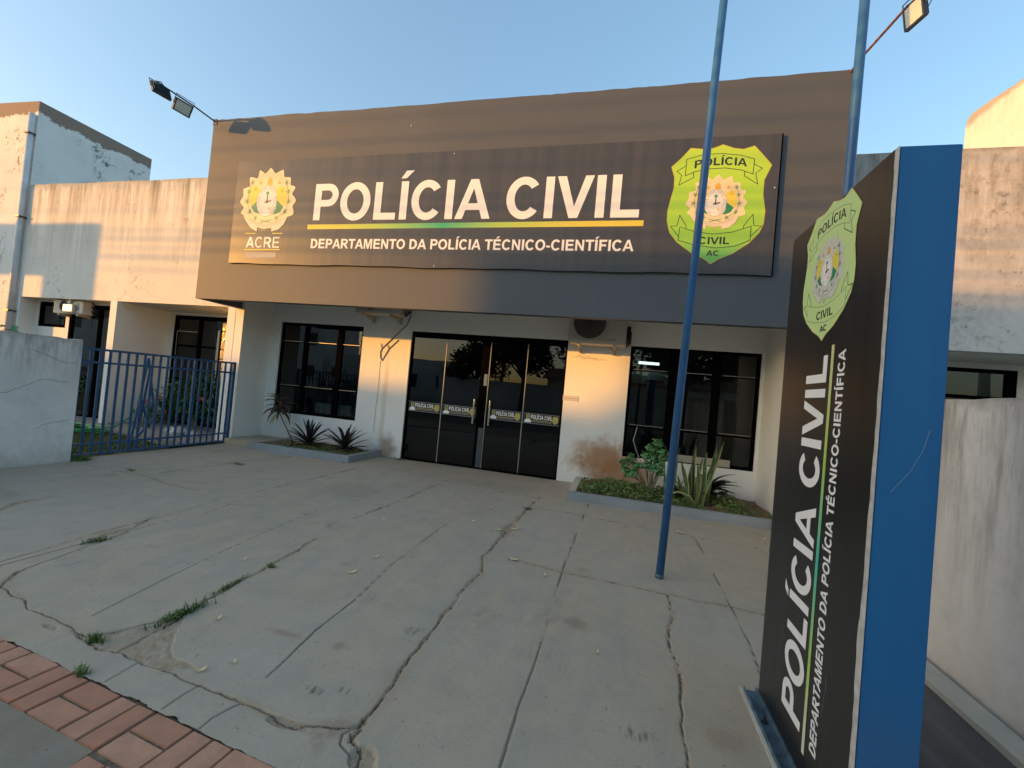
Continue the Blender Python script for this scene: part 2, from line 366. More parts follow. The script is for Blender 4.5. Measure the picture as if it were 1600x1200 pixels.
M['hose'] = simple('green_hose_rubber', (.03, .30, .07), .35)
M['cable'] = simple('black_cable', (.012, .012, .012), .6)
M['greycable'] = simple('grey_cable', (.16, .15, .13), .6)
M['leaf_dry'] = simple('dry_leaf', (.72, .56, .30), .8, noise=.25, scale=40)
M['stone_w'] = simple('white_stone', (.42, .42, .41), .8, noise=.12, scale=25, bump=.3)
M['red_fl'] = simple('red_petal', (.50, .03, .07), .5)
M['wood'] = simple('bark', (.12, .085, .055), .9, noise=.3, scale=20, bump=.5)
def leafmat(name, a, b, rough=.45, scale=6, trans=.0):
    t = NT(name); c = t.mix(t.rng(t.noise(scale, 3), .35, .65), a, b)
    t.p.inputs['Subsurface Weight'].default_value = 0
    return t.out(c, rough)
M['lf_dark'] = leafmat('dark_rhoeo_leaf', (.018, .035, .022), (.04, .02, .028), .35, 9)
M['lf_cord'] = leafmat('cordyline_leaf', (.05, .06, .03), (.15, .07, .05), .5, 14)
M['lf_green'] = leafmat('shrub_leaf', (.05, .17, .045), (.10, .26, .08), .4, 9)
M['lf_ground'] = leafmat('ground_cover_leaf', (.04, .10, .02), (.15, .21, .045), .6, 7)
M['lf_garden'] = leafmat('garden_shrub_leaf', (.03, .10, .03), (.08, .18, .05), .45, 5)
M['lf_tree'] = leafmat('tree_leaf', (.02, .05, .015), (.05, .09, .025), .6, 2)
M['lf_grass'] = leafmat('lawn_blade', (.05, .10, .02), (.13, .14, .04), .7, 4)
M['stem'] = simple('pale_stem', (.16, .17, .08), .6)
# snake plant: yellow margins along each blade (uses a per-corner colour that marks the margin)
def snakemat():
    t = NT('snake_plant_leaf'); at = t.n.new('ShaderNodeAttribute'); at.attribute_name = 'edge'
    bands = t.noise(4, 4, .6, stretch=(2, 2, 14))
    inner = t.mix(t.rng(bands, .4, .6), (.035, .085, .03), (.10, .16, .06))
    c = t.mix(t.rng(at.outputs['Fac'], .45, .62), inner, (.50, .46, .15))
    return t.out(c, .4)
M['snake'] = snakemat()
def glass(name, tint, ior=1.5, rough=.0):
    m = bpy.data.materials.new(name); m.use_nodes = True; n = m.node_tree.nodes; l = m.node_tree.links; n.clear()
    o = n.new('ShaderNodeOutputMaterial'); tr = n.new('ShaderNodeBsdfTransparent'); tr.inputs[0].default_value = (*tint, 1)
    g = n.new('ShaderNodeBsdfGlossy'); g.inputs['Roughness'].default_value = rough; g.inputs[0].default_value = (.95, .95, .95, 1)
    tc = n.new('ShaderNodeTexCoord'); nz = n.new('ShaderNodeTexNoise'); nz.inputs['Scale'].default_value = 1.6; nz.inputs['Detail'].default_value = 1
    b = n.new('ShaderNodeBump'); b.inputs['Strength'].default_value = .05; b.inputs['Distance'].default_value = .02
    l.new(tc.outputs['Object'], nz.inputs['Vector']); l.new(nz.outputs['Fac'], b.inputs['Height']); l.new(b.outputs[0], g.inputs['Normal'])
    f = n.new('ShaderNodeFresnel'); f.inputs['IOR'].default_value = ior
    mp = n.new('ShaderNodeMath'); mp.operation = 'MULTIPLY'; mp.inputs[1].default_value = 1.15
    mx = n.new('ShaderNodeMixShader'); l.new(f.outputs[0], mp.inputs[0]); l.new(mp.outputs[0], mx.inputs[0]); l.new(tr.outputs[0], mx.inputs[1]); l.new(g.outputs[0], mx.inputs[2]); l.new(mx.outputs[0], o.inputs[0])
    return m
M['glass_door'] = glass('dark_film_door_glass', (.02, .022, .025))
M['glass_win'] = glass('tinted_window_glass', (.30, .34, .34))
# the two sign faces: glossy charcoal print with faint vertical roller marks and dust
def signface(name, base, rough, bump=1):
    t = NT(name); v = t.noise(1.0, 5, .6, stretch=(9, 9, .35)); g = t.noise(3, 5)
    c = t.mix(t.rng(v, .3, .7), tuple(b * .85 for b in base), tuple(b * 1.2 for b in base))
    sp = t.rng(t.noise(55, 2), .74, .78)
    c = t.mix(t.math('MULTIPLY', sp, .3), c, (.3, .29, .27))
    r = t.rng(v, .3, .7, rough * .85, rough * 1.2)
    return t.out(c, r, v, .02 * bump, .01)
M['panel'] = signface('charcoal_sign_print', (.054, .054, .055), .36)
M['tpanel'] = signface('black_totem_print', (.013, .0135, .0135), .30, 0)
def bluetot():
    t = NT('blue_totem_paint'); g = t.noise(1.0, 5, .6, stretch=(14, 14, .8)); sp = t.rng(t.noise(40, 3), .72, .76)
    c = t.mix(t.rng(g, .3, .7), (.010, .125, .33), (.013, .145, .37))
    c = t.mix(t.math('MULTIPLY', sp, .25), c, (.15, .25, .4))
    lo = t.rng(t.math('SUBTRACT', t.z, t.math('MULTIPLY', t.noise(5, 6, .7), .7)), -.35, .25, .35, 0)
    c = t.mix(lo, c, (.12, .12, .12))
    return t.out(c, t.rng(g, .3, .7, .42, .55), t.noise(1.4, 3, .5), .25, .03)
M['blue_totem'] = bluetot()
def gradmat(name, axis, a0, a1, stops, rough=.5):
    t = NT(name); v = {'x': t.x, 'y': t.y, 'z': t.z}[axis]; f = t.rng(v, a0, a1)
    r = t.n.new('ShaderNodeValToRGB'); t.l.new(f, r.inputs[0]); e = r.color_ramp.elements
    e[0].position = stops[0][0]; e[0].color = (*stops[0][1], 1); e[1].position = stops[-1][0]; e[1].color = (*stops[-1][1], 1)
    for p, c in stops[1:-1]:
        q = e.new(p); q.color = (*c, 1)
    return t.out(r.outputs[0], rough)
YEL, GRN, LIM = (.72, .60, .07), (.03, .42, .20), (.40, .58, .10)
M['bar'] = gradmat('yellow_green_bar_print', 'x', -4.71, .135, [(0, YEL), (.25, LIM), (.45, GRN), (.62, LIM), (.85, YEL), (1, YEL)])
M['tbar'] = gradmat('totem_bar_print', 'z', .14, 1.64, [(0, (.7, .7, .55)), (.2, LIM), (.45, (.05, .5, .4)), (.7, LIM), (1, (.65, .62, .3))])
M['shield'] = gradmat('lime_shield_print', 'z', 3.08, 4.52, [(0, (.11, .44, .14)), (.22, (.30, .60, .06)), (.6, (.38, .66, .045)), (1, (.45, .68, .05))])
M['tshield'] = simple('pale_lime_shield_print', (.54, .72, .30), .5)
M['cream'] = simple('cream_print', (.78, .68, .42), .5); M['cream2'] = simple('pale_grey_cream_print', (.62, .62, .56), .5)
M['pink'] = simple('ribbon_print', (.78, .66, .55), .5)
M['cyel'] = simple('crest_yellow', (.75, .62, .08), .5); M['cgrn'] = simple('crest_green', (.03, .25, .12), .5)
M['cor'] = simple('crest_orange', (.75, .42, .05), .5); M['cwh'] = simple('crest_white', (.80, .78, .74), .5); M['cbr'] = simple('crest_brown', (.12, .08, .05), .5)
M['smudge'] = simple('faded_print', (.36, .35, .36), .6)
M['sticker_white'] = simple('sticker_white', (.95, .95, .94), .5)
M['goldink'] = simple('sticker_gold', (.50, .44, .13), .5)

# concrete forecourt
MARKS = [(-1.15, -5.345, .06, .035, (.07, .07, .07), .8, 1), (-1.03, -5.30, .05, .03, (.07, .07, .07), .8, 1), (-.97, -4.77, .08, .06, (.08, .08, .08), .7, 1), (.20, -5.10, .10, .05, (.06, .06, .06), .7, 1),
    (-1.57, -5.05, .13, .035, (.26, .16, .10), .45, 0), (-1.25, -5.04, .05, .05, (.26, .16, .10), .4, 0), (-.12, -4.33, .10, .10, (.26, .15, .09), .5, 0), (-1.6, -1.0, .9, .4, (.30, .24, .17), .35, 0), (-5.6, -4.3, .7, .3, (.27, .2, .13), .4, 0), (.55, -5.0, .12, .1, (.26, .16, .1), .35, 0), (-3.0, -2.4, .5, .5, (.14, .14, .13), .25, 0)]
def concrete(name, base=(.48, .415, .315), warm=(.495, .395, .27), dark=.8, marks=None):
    t = NT(name); big = t.noise(.8, 5, .6); mid = t.noise(5, 7, .65); fine = t.noise(70, 4, .7); sw = t.noise(1.0, 5, .6, stretch=(3.5, .7, 1), dist=1.2)
    c = t.mix(t.rng(big, .35, .65), base, warm)
    c = t.mix(t.rng(mid, .3, .72, 0, .6), c, tuple(b * dark for b in base)); c = t.mix(t.rng(t.noise(2.3, 6, .7), .5, .66, 0, .35), c, tuple(b * .72 for b in base))
    c = t.mix(t.rng(sw, .48, .70, 0, .35), c, (.30, .30, .28))
    st = t.math('MULTIPLY', t.rng(t.noise(1.9, 3, .5), .62, .72), t.rng(t.noise(9, 6, .7), .45, .62))
    c = t.mix(t.math('MULTIPLY', st, .65), c, (.22, .145, .09))
    sk = t.math('MULTIPLY', t.rng(t.noise(1.4, 2, .5, vec=None), .62, .70), t.rng(t.noise(1.0, 4, .6, stretch=(40, 6, 1)), .50, .62))
    c = t.mix(t.math('MULTIPLY', sk, .22), c, (.07, .07, .07))
    sp = t.rng(t.noise(34, 3, .6), .665, .70)
    c = t.mix(t.math('MULTIPLY', sp, .5), c, (.09, .075, .06))
    if marks:
        hatch = t.rng(t.noise(1.0, 3, .6, stretch=(55, 9, 1)), .45, .6)
        for (px, py, rx, ry, col_, amt, ht) in marks:
            dd = t.math('ADD', t.dist((px, py, 0), (1 / rx, 1 / ry, 0)), t.math('MULTIPLY', t.math('SUBTRACT', t.noise(12, 5, .7), .5), 1.6))
            f = t.rng(dd, 1.0, .3, 0, amt, True)
            if ht: f = t.math('MULTIPLY', f, hatch)
            c = t.mix(f, c, col_)
    at = t.n.new('ShaderNodeAttribute'); at.attribute_name = 'dirt'
    d = t.math('MULTIPLY', at.outputs['Fac'], t.rng(t.noise(24, 5, .7), .2, .6, .55, 1.1), True)
    c = t.mix(t.rng(d, .05, .36, 0, .9), c, (.38, .28, .175))
    c = t.mix(t.math('MULTIPLY', t.rng(t.noise(50, 3, .7), .55, .65), t.rng(d, .3, .45)), c, (.12, .085, .055))
    ck = t.n.new('ShaderNodeAttribute'); ck.attribute_name = 'crack'
    c = t.mix(t.rng(ck.outputs['Fac'], .1, .9, 0, .92), c, (.045, .036, .026))
    c = t.mix(t.rng(fine, .35, .65, 0, .16), c, tuple(b * .5 for b in base))
    h = t.math('ADD', t.math('MULTIPLY', fine, .6), t.math('MULTIPLY', mid, .8))
    return t.out(c, t.rng(mid, .3, .7, .66, .88), h, .5, .006)
M['slab'] = concrete('worn_grey_concrete', marks=MARKS)
M['walk'] = concrete('sidewalk_concrete', (.29, .235, .155), (.31, .245, .16), .7)
M['slab_dark'] = concrete('dark_side_concrete', (.105, .092, .085), (.12, .10, .09), .8)  # darker concrete tone for the strip beside the totem
def brickmat():
    t = NT('terracotta_paver'); inf = t.n.new('ShaderNodeObjectInfo')
    c = t.mix(inf.outputs['Random'], (.47, .21, .12), (.56, .29, .18))
    c = t.mix(t.rng(t.noise(9, 6, .7), .42, .7, 0, .55), c, (.30, .17, .11))
    c = t.mix(t.rng(t.noise(60, 3, .6), .6, .72, 0, .4), c, (.42, .27, .18))
    return t.out(c, .85, t.noise(45, 5, .7), .5, .005)
M['brick'] = brickmat()
M['joint'] = simple('dirt_joint', (.16, .12, .08), .95, noise=.4, scale=40, bump=.6)
M['asphalt'] = simple('asphalt', (.10, .095, .085), .9, noise=.25, scale=20, bump=.5)
M['ground'] = simple('bare_ground', (.15, .12, .08), .95, noise=.25, scale=2, bump=.5)
M['lawn'] = simple('patchy_lawn_soil', (.11, .11, .045), .95, noise=.5, scale=5, bump=.8)
M['path'] = concrete('garden_path_concrete', (.24, .22, .19), (.26, .23, .19))

# ------------------------------------------------------------------ the ground
MB().add([(-600, -600, -.16), (600, -600, -.16), (600, 600, -.16), (-600, 600, -.16)], [(0, 1, 2, 3)]).build('ground', M['ground'])['kind'] = 'structure'
MB().box(-120, 120, -15, -8.2, -.2, -.14).build('road', M['asphalt'])['kind'] = 'structure'
def _tl(x): return -5.552 - (x + 2.7) * .083
sw = [(-60, -5.6 - .25), (-4.2, _tl(-4.2) - .201), (-1.64, _tl(-1.64) - .201), (-1.64, _tl(-1.64) - .415), (2.6, _tl(2.6) - .415), (60, -6.4), (60, -8.2), (-60, -8.2)]
mb = MB(); mb.add([(x, y, -.007) for x, y in sw] + [(x, y, -.2) for x, y in sw], [tuple(range(8))[::-1]] + [(i, (i + 1) % 8, 8 + (i + 1) % 8, 8 + i) for i in range(8)])
mb.build('sidewalk', M['walk'])['kind'] = 'structure'
o = box('far_sidewalk', -120, 120, -17.5, -15, -.3, -.01, M['walk']); o['kind'] = 'structure'

# --- forecourt: concrete slabs with their broken joints modelled
def rnd2(x, y, s, seed):
    """smooth value noise, vectorised"""
    rs = np.random.RandomState(seed); T = rs.rand(64, 64)
    X = x * s; Y = y * s; xi = np.floor(X).astype(int); yi = np.floor(Y).astype(int); fx = X - xi; fy = Y - yi
    fx = fx * fx * (3 - 2 * fx); fy = fy * fy * (3 - 2 * fy); g = lambda a, b: T[a % 64, b % 64]
    return (g(xi, yi) * (1 - fx) + g(xi + 1, yi) * fx) * (1 - fy) + (g(xi, yi + 1) * (1 - fx) + g(xi + 1, yi + 1) * fx) * fy
# (points (x, y, half width), depth, dirt halo)
CR = [
 ([(-.88, -1.3, .004), (-.91, -1.98, .012), (-.93, -2.65, .022), (-.94, -3.0, .02), (-.94, -3.3, .016), (-.94, -3.59, .004), (-.87, -3.86, .008), (-.89, -4.26, .009), (-.88, -4.51, .012), (-.88, -4.75, .012), (-.88, -5.0, .013), (-.865, -5.2, .012), (-.87, -5.42, .014), (-.85, -5.5, .012), (-.80, -5.55, .014), (-.78, -5.60, .01)], .03, .05),
 ([(-.87, -5.43, .008), (-.94, -5.48, .008), (-1.0, -5.50, .008), (-1.09, -5.52, .018), (-1.19, -5.515, .012), (-1.3, -5.50, .006), (-1.5, -5.487, .006), (-1.71, -5.475, .006), (-1.88, -5.46, .008), (-2.09, -5.45, .007), (-2.23, -5.46, .007), (-2.52, -5.39, .006), (-2.8, -5.37, .005), (-3.02, -5.31, .005), (-3.28, -5.27, .006)], .02, .03),
 ([(-.87, -5.45, .004), (-.90, -5.50, .003), (-.88, -5.54, .003), (-.82, -5.57, .004)], .015, .02),
 ([(-1.53, -1.2, .0015), (-1.53, -2.13, .002), (-1.52, -3.4, .003), (-1.51, -4.03, .0035), (-1.45, -4.56, .004), (-1.44, -4.96, .005), (-1.41, -5.19, .005), (-1.39, -5.35, .003)], .012, .012),
 ([(-.24, -1.25, .004), (-.28, -2.71, .004), (-.30, -3.58, .004), (-.29, -4.35, .004), (-.29, -4.77, .004), (-.30, -5.15, .0045), (-.29, -5.9, .004)], .012, .012),
 ([(-2.29, -.52, .006), (-2.29, -1.49, .010), (-2.30, -2.23, .012), (-2.33, -2.77, .010), (-2.37, -3.24, .004)], .02, .03),
 ([(-.72, -3.54, .004), (-.55, -3.56, .009), (-.29, -3.60, .007), (0, -3.61, .008), (.46, -3.64, .006), (.66, -3.67, .006), (.88, -3.65, .007), (1.3, -3.70, .005), (1.75, -3.72, .005)], .012, .04),
 ([(-.93, -1.87, .004), (-.47, -1.84, .004), (.03, -1.94, .005), (.74, -1.98, .003), (1.03, -2.05, .004), (1.75, -2.1, .006)], .012, .02),
 ([(.48, -3.66, .004), (.47, -3.95, .008), (.42, -4.13, .008), (.41, -4.39, .004), (.43, -4.53, .010), (.42, -4.68, .010), (.39, -4.84, .005), (.39, -4.95, .003), (.385, -5.18, .004), (.38, -5.6, .003)], .02, .025),
 ([(.93, -1.77, .003), (.91, -2.8, .004), (.89, -3.61, .004), (.88, -4.09, .004), (.85, -4.4, .004), (.84, -5.6, .004)], .012, .012),
 ([(-2.32, -3.86, .022), (-2.27, -4.1, .022), (-2.24, -4.35, .018), (-2.22, -4.6, .015), (-2.20, -4.85, .014), (-2.18, -5.03, .012), (-2.15, -5.2, .007), (-2.13, -5.44, .004)], .024, .05),
 ([(-2.18, -5.03, .006), (-2.22, -5.2, .006), (-2.29, -5.32, .006), (-2.37, -5.4, .005), (-2.45, -5.41, .004)], .014, .04),
 ([(-2.82, -3.2, .0015), (-2.77, -3.78, .002), (-2.69, -4.44, .003), (-2.60, -4.99, .003), (-2.54, -5.28, .002)], .01, .01),
 ([(-3.28, -5.27, .008), (-3.41, -5.13, .010), (-3.45, -4.99, .009), (-3.50, -4.83, .005), (-3.53, -4.67, .004), (-3.60, -4.41, .020), (-3.77, -4.11, .012), (-3.70, -3.92, .004)], .02, .03),
 ([(-3.60, -4.41, .004), (-3.62, -4.2, .004), (-3.60, -4.0, .003)], .01, .01),
 ([(-3.62, -5.2, .010), (-3.67, -5.07, .010), (-3.69, -4.96, .008), (-3.69, -4.86, .004), (-3.75, -4.5, .002), (-3.78, -3.6, .002)], .012, .05),
 ([(-6.11, -3.07, .004), (-5.68, -3.10, .012), (-5.25, -3.09, .016), (-4.74, -3.23, .012), (-4.25, -3.26, .004)], .02, .04),
 ([(-5.25, -3.09, .014), (-5.24, -2.77, .012), (-5.24, -2.42, .012), (-5.18, -1.89, .010), (-5.0, -.98, .004)], .018, .04),
 ([(-3.76, -3.02, .006), (-3.75, -2.58, .008), (-3.74, -2.02, .003), (-3.72, -1.2, .002)], .016, .02),
 ([(-3.57, -3.74, .004), (-3.60, -3.48, .006), (-3.45, -3.40, .004), (-3.32, -3.36, .003)], .01, .02),
 ([(-4.80, -4.6, .012), (-4.88, -4.49, .03), (-5.0, -4.28, .04), (-4.97, -4.10, .012)], .012, .08),
 ([(-1.61, -5.63, .003), (-1.61, -5.55, .003), (-1.60, -5.48, .003)], .01, .01), ([(-1.40, -5.67, .003), (-1.40, -5.60, .003), (-1.38, -5.54, .003), (-1.36, -5.50, .003)], .01, .01),
 ([(-1.96, -5.60, .002), (-1.97, -5.47, .002)], .01, .01),
]
# spalled patches: (centre, radii, depth)
TRI = [(-2.16, -5.12), (-2.02, -5.24), (-1.90, -5.36), (-1.70, -5.405), (-1.80, -5.46), (-2.09, -5.455), (-2.23, -5.46), (-2.46, -5.42), (-2.33, -5.37), (-2.22, -5.26)]
PATCH = [ ((-.78, -5.56), (.07, .06), .015), ((-.62, -5.64), (.09, .05), .015), ((-1.12, -5.53), (.10, .02), .01), ((-2.6, -5.42), (.06, .02), .006), ((-.93, -2.8), (.05, .25), .008), ((-3.66, -4.45), (.04, .12), .008)]
def height(x, y):
    jx = (rnd2(x, y, 9, 1) - .5) * .035 + (rnd2(x, y, 31, 2) - .5) * .016; jy = (rnd2(x, y, 9, 3) - .5) * .035 + (rnd2(x, y, 31, 4) - .5) * .016
    z = (rnd2(x, y, 1.3, 5) - .5) * .008 + (rnd2(x, y, 11, 6) - .5) * .0016; dirt = np.zeros_like(x); crk = np.zeros_like(x); dz = np.zeros_like(x)
    for pts, dep, halo in CR:
        wide = max(p[2] for p in pts) > .0055; k = .62 if wide else .15
        X = x + jx * k; Y = y + jy * k
        for (x0, y0, w0), (x1, y1, w1) in zip(pts[:-1], pts[1:]):
            pad = .16; m = (X > min(x0, x1) - pad) & (X < max(x0, x1) + pad) & (Y > min(y0, y1) - pad) & (Y < max(y0, y1) + pad)
            if not m.any(): continue
            dx, dy = x1 - x0, y1 - y0; L2 = dx * dx + dy * dy; t = np.clip(((X[m] - x0) * dx + (Y[m] - y0) * dy) / L2, 0, 1)
            d = np.hypot(X[m] - x0 - t * dx, Y[m] - y0 - t * dy); w = w0 + (w1 - w0) * t
            if wide: w = w * (.06 + 1.15 * rnd2(X[m], Y[m], 11, 8))
            else: w = w * .38
            g = np.clip(1 - (d - w) / .004, 0, 1)
            hl = np.clip(1 - (d - w) / (halo * 1.3), 0, 1) * .34 * rnd2(X[m], Y[m], 6, 9)
            if wide:   # sandy infill with a dark hairline wandering along one side
                off = (rnd2(X[m], Y[m], 5, 15) - .35) * w * 1.3
                sgn = ((X[m] - x0) * dy - (Y[m] - y0) * dx) / math.sqrt(L2)
                hair = np.clip(1.3 - np.abs(sgn - off) / (.0014 + .0026 * rnd2(X[m], Y[m], 17, 16)), 0, 1) * (d < w + .02)
                dz[m] = np.minimum(dz[m], -np.maximum(dep * .30 * g * (.4 + .9 * rnd2(X[m], Y[m], 40, 10)), dep * .55 * hair))
                dirt[m] = np.maximum(dirt[m], np.maximum(g * (.42 + .22 * rnd2(X[m], Y[m], 30, 11)), hl)); crk[m] = np.maximum(crk[m], hair)
            else:
                dz[m] = np.minimum(dz[m], -dep * .6 * g); crk[m] = np.maximum(crk[m], g * (.55 + .4 * rnd2(X[m], Y[m], 4, 17))); dirt[m] = np.maximum(dirt[m], hl)
    z = z + dz
    for (c, r, dep) in PATCH:
        d = np.hypot((x - c[0]) / r[0], (y - c[1]) / r[1]) + (rnd2(x, y, 13, 12) - .5) * .9
        g = np.clip((1.0 - d) / .18, 0, 1)
        z = z - dep * g * (.5 + .9 * rnd2(x, y, 45, 13)); dirt = np.maximum(dirt, g * .5 * (.5 + rnd2(x, y, 60, 14)))
    jx2 = x + jx * .9; jy2 = y + jy * .9; ins = np.zeros(x.shape, bool)      # broken-out triangle of concrete
    for (ax, ay), (bx, by) in zip(TRI, TRI[1:] + TRI[:1]):
        if ay == by: continue
        cr_ = ((ay > jy2) != (by > jy2)) & (jx2 < (bx - ax) * (jy2 - ay) / (by - ay) + ax); ins ^= cr_
    gq = ins * 1.0; z = z - gq * .007 * (.5 + .9 * rnd2(x, y, 45, 13)); dirt = np.maximum(dirt, gq * (.16 + .30 * rnd2(x, y, 28, 14)))
    return z, dirt, crk
def top_line(x): return -5.552 - (x + 2.7) * .083           # where the paver band begins
fore = empty('forecourt', (0, 0, 0), kind='structure')
cells = {}
def slab_id(x, y):
    xb = np.where(y > -3.65, 0, 0)
    c = np.digitize(x, [-5.24, -3.75, -2.3, -1.5, -.89, -.29, .43, .89])
    # the crack at .43 only runs in the front row
    c = np.where((c == 7) & (y > -3.65), 6, c)
    r = np.zeros_like(c)
    r = np.where((x > -.89), np.where(y < -3.63, 0, np.where(y < -1.93, 1, 2)), r)
    r = np.where((x <= -.89) & (x > -3.5), np.where(y < -5.45, 0, 1), r)
    r = np.where((x <= -3.75), np.where(y < -3.12, 0, 1), r)
    return c * 10 + r
def grid(x0, x1, y0, y1, h):
    xs = np.arange(x0, x1 + 1e-6, h); ys = np.linspace(y0, y1, int(round((y1 - y0) / h)) + 1)
    X, Y = np.meshgrid(xs, ys); nx, ny = len(xs), len(ys)
    j = (np.arange(nx - 1)[None] + np.arange(ny - 1)[:, None] * nx)
    F = np.stack([j, j + 1, j + 1 + nx, j + nx], -1).reshape(-1, 4)
    return X.reshape(-1), Y.reshape(-1), F
bands = [(-3.6, 1.86, -5.98, -4.6, .0055), (-6.48, 1.86, -4.6, -3.0, .011), (-6.64, 2.02, -3.0, .0, .02), (-6.48, -3.6, -5.98, -4.6, .011)]
for (bx0, bx1, by0, by1, h) in bands:
    X, Y, F = grid(bx0, bx1, by0, by1, h)
    if by0 < -5:   # front edge follows the pavers
        tl = top_line(X) + (rnd2(X, X * 0, 17, 30) - .5) * .012 + (rnd2(X, X * 0, 60, 31) - .5) * .006; Y = np.where(Y < -4.601, by1 + (Y - by1) * (by1 - tl + .002) / (by1 - by0), Y)
    Z, D, K = height(X, Y)
    cxm = X[F].mean(1); cym = Y[F].mean(1)
    jx = (rnd2(cxm, cym, 9, 1) - .5) * .035; jy = (rnd2(cxm, cym, 9, 3) - .5) * .035
    ids = slab_id(cxm + jx * .4, cym + jy * .4)
    nx_ = int(round((bx1 - bx0) / h)) + 1; nx_ = len(np.arange(bx0, bx1 + 1e-6, h)); ny_ = len(X) // nx_
    X2, Y2, Z2 = (q.reshape(ny_, nx_) for q in (X, Y, Z)); gx = np.gradient(Z2, axis=1) / h; gy = np.gradient(Z2, axis=0) / np.gradient(Y2, axis=0)
    NN = np.stack([-gx, -gy, np.ones_like(gx)], -1).reshape(-1, 3); NN /= np.linalg.norm(NN, axis=1)[:, None]
    for i in np.unique(ids): cells.setdefault(int(i), []).append((X, Y, Z, D, K, NN, F[ids == i]))
for i, parts in cells.items():
    V = []; FF = []; DD = []; KK = []; NV = []; n = 0
    for (X, Y, Z, D, K, NN, F) in parts:
        u, inv = np.unique(F, return_inverse=True); V.append(np.stack([X[u], Y[u], Z[u]], 1)); DD.append(D[u]); KK.append(K[u]); NV.append(NN[u]); FF.append(inv.reshape(-1, 4) + n); n += len(u)
    V = np.concatenate(V); FF = np.concatenate(FF); DD = np.concatenate(DD); KK = np.concatenate(KK)
    me = bpy.data.meshes.new('concrete_slab'); me.vertices.add(len(V)); me.vertices.foreach_set('co', V.reshape(-1))
    me.loops.add(FF.size); me.loops.foreach_set('vertex_index', FF.reshape(-1).astype(np.int32)); me.polygons.add(len(FF))
    me.polygons.foreach_set('loop_start', np.arange(0, FF.size, 4, dtype=np.int32)); me.update(calc_edges=True); me.validate()
    a = me.attributes.new('dirt', 'FLOAT', 'POINT'); a.data.foreach_set('value', DD.astype(np.float32)); a = me.attributes.new('crack', 'FLOAT', 'POINT'); a.data.foreach_set('value', KK.astype(np.float32))
    o_ = link('concrete_slab', me, M['slab'], fore, smooth=True); me.normals_split_custom_set_from_vertices(np.concatenate(NV).tolist())
box('sub_base', -6.6, 2.02, -5.6, 1.0, -.3, -.05, M['joint'], fore)

# --- paver band
band = empty('paver_band', (0, 0, 0), kind='structure')
MB().add([(-4.2, -5.42, -.0105), (-4.2, -5.72, -.0105), (2.6, -6.28, -.0105), (2.6, -5.98, -.0105)], [(0, 1, 2, 3)]).build('bedding', M['joint'], band)
MB().add([(-1.66, -5.8, -.0115), (-1.66, -6.4, -.0115), (2.6, -6.9, -.0115), (2.6, -6.1, -.0115)], [(0, 1, 2, 3)]).build('bedding', M['joint'], band)
bmb = MB().box(-.097, .097, -.0465, .0465, -.05, 0)
bproto = bmb.build('brick', M['brick'], bevel=.003); bme = bproto.data; bpy.data.objects.remove(bproto)
def paver(cx_, cy_, ang, z):
    o = bpy.data.objects.new('brick', bme); col.objects.link(o); o.parent = band
    o.location = (cx_ + random.uniform(-.003, .003), cy_ + random.uniform(-.003, .003), z + random.uniform(-.002, .003))
    o.rotation_euler = (random.uniform(-.014, .014), random.uniform(-.014, .014), ang + random.uniform(-.022, .022))
BA = -math.atan(.083)
x = -4.06; k = 0
while x < 2.4:
    yt = top_line(x) ; ca, sa = math.cos(BA), math.sin(BA)
    def put(u, v, ang):
        paver(x + u * ca + v * -sa, yt + u * sa + v * ca, BA + ang, -.003)
    if k % 2 == 0: put(.1, -.049, 0); put(.1, -.149, 0)
    else: put(.05, -.101, math.pi / 2); put(.152, -.101, math.pi / 2)
    x += .2035; k += 1
x = -1.637; k = 1
while x < 2.4:
    yt = top_line(x) - .212
    if k % 2 == 0: put(.1, -.052, 0); put(.1, -.152, 0)
    else: put(.05, -.105, math.pi / 2); put(.152, -.105, math.pi / 2)
    x += .2035; k += 1
# ------------------------------------------------------------------ police station
YF = -1.45
st = empty('police_station', (-2.3, 0, 0), 'low white police station with a deep brown-grey box fascia over its glass entrance', 'building')
# front wall with openings
mb = MB(); zt = 2.95
for (x0, x1) in ((-6.62, -6.405), (-4.605, -3.632), (-.841, .15), (2.02, 2.06)): mb.box(x0, x1, 0, .15, 0, zt)
for (x0, x1, za, zb) in ((-6.405, -4.605, .572, 2.31), (-3.632, -.841, 0, 2.28), (.15, 2.02, .512, 2.25)):
    if za: mb.box(x0, x1, 0, .15, 0, za)
    mb.box(x0, x1, 0, .15, zb, zt)
mb.build('wall', M['wall'], st)
MB().box(-6.80, -6.62, -.66, .15, 0, zt).build('side_wall', M['col'], st)
mb = MB(); ys_ = [-1.28 + i * .08 for i in range(17)]
MB().box(2.06, 2.30, -1.30, .15, 0, zt).build('side_wall', M['col'], st)
box('ceiling', -6.62, 2.06, -1.33, 0, 2.95, 3.02, M['ceil'], st)
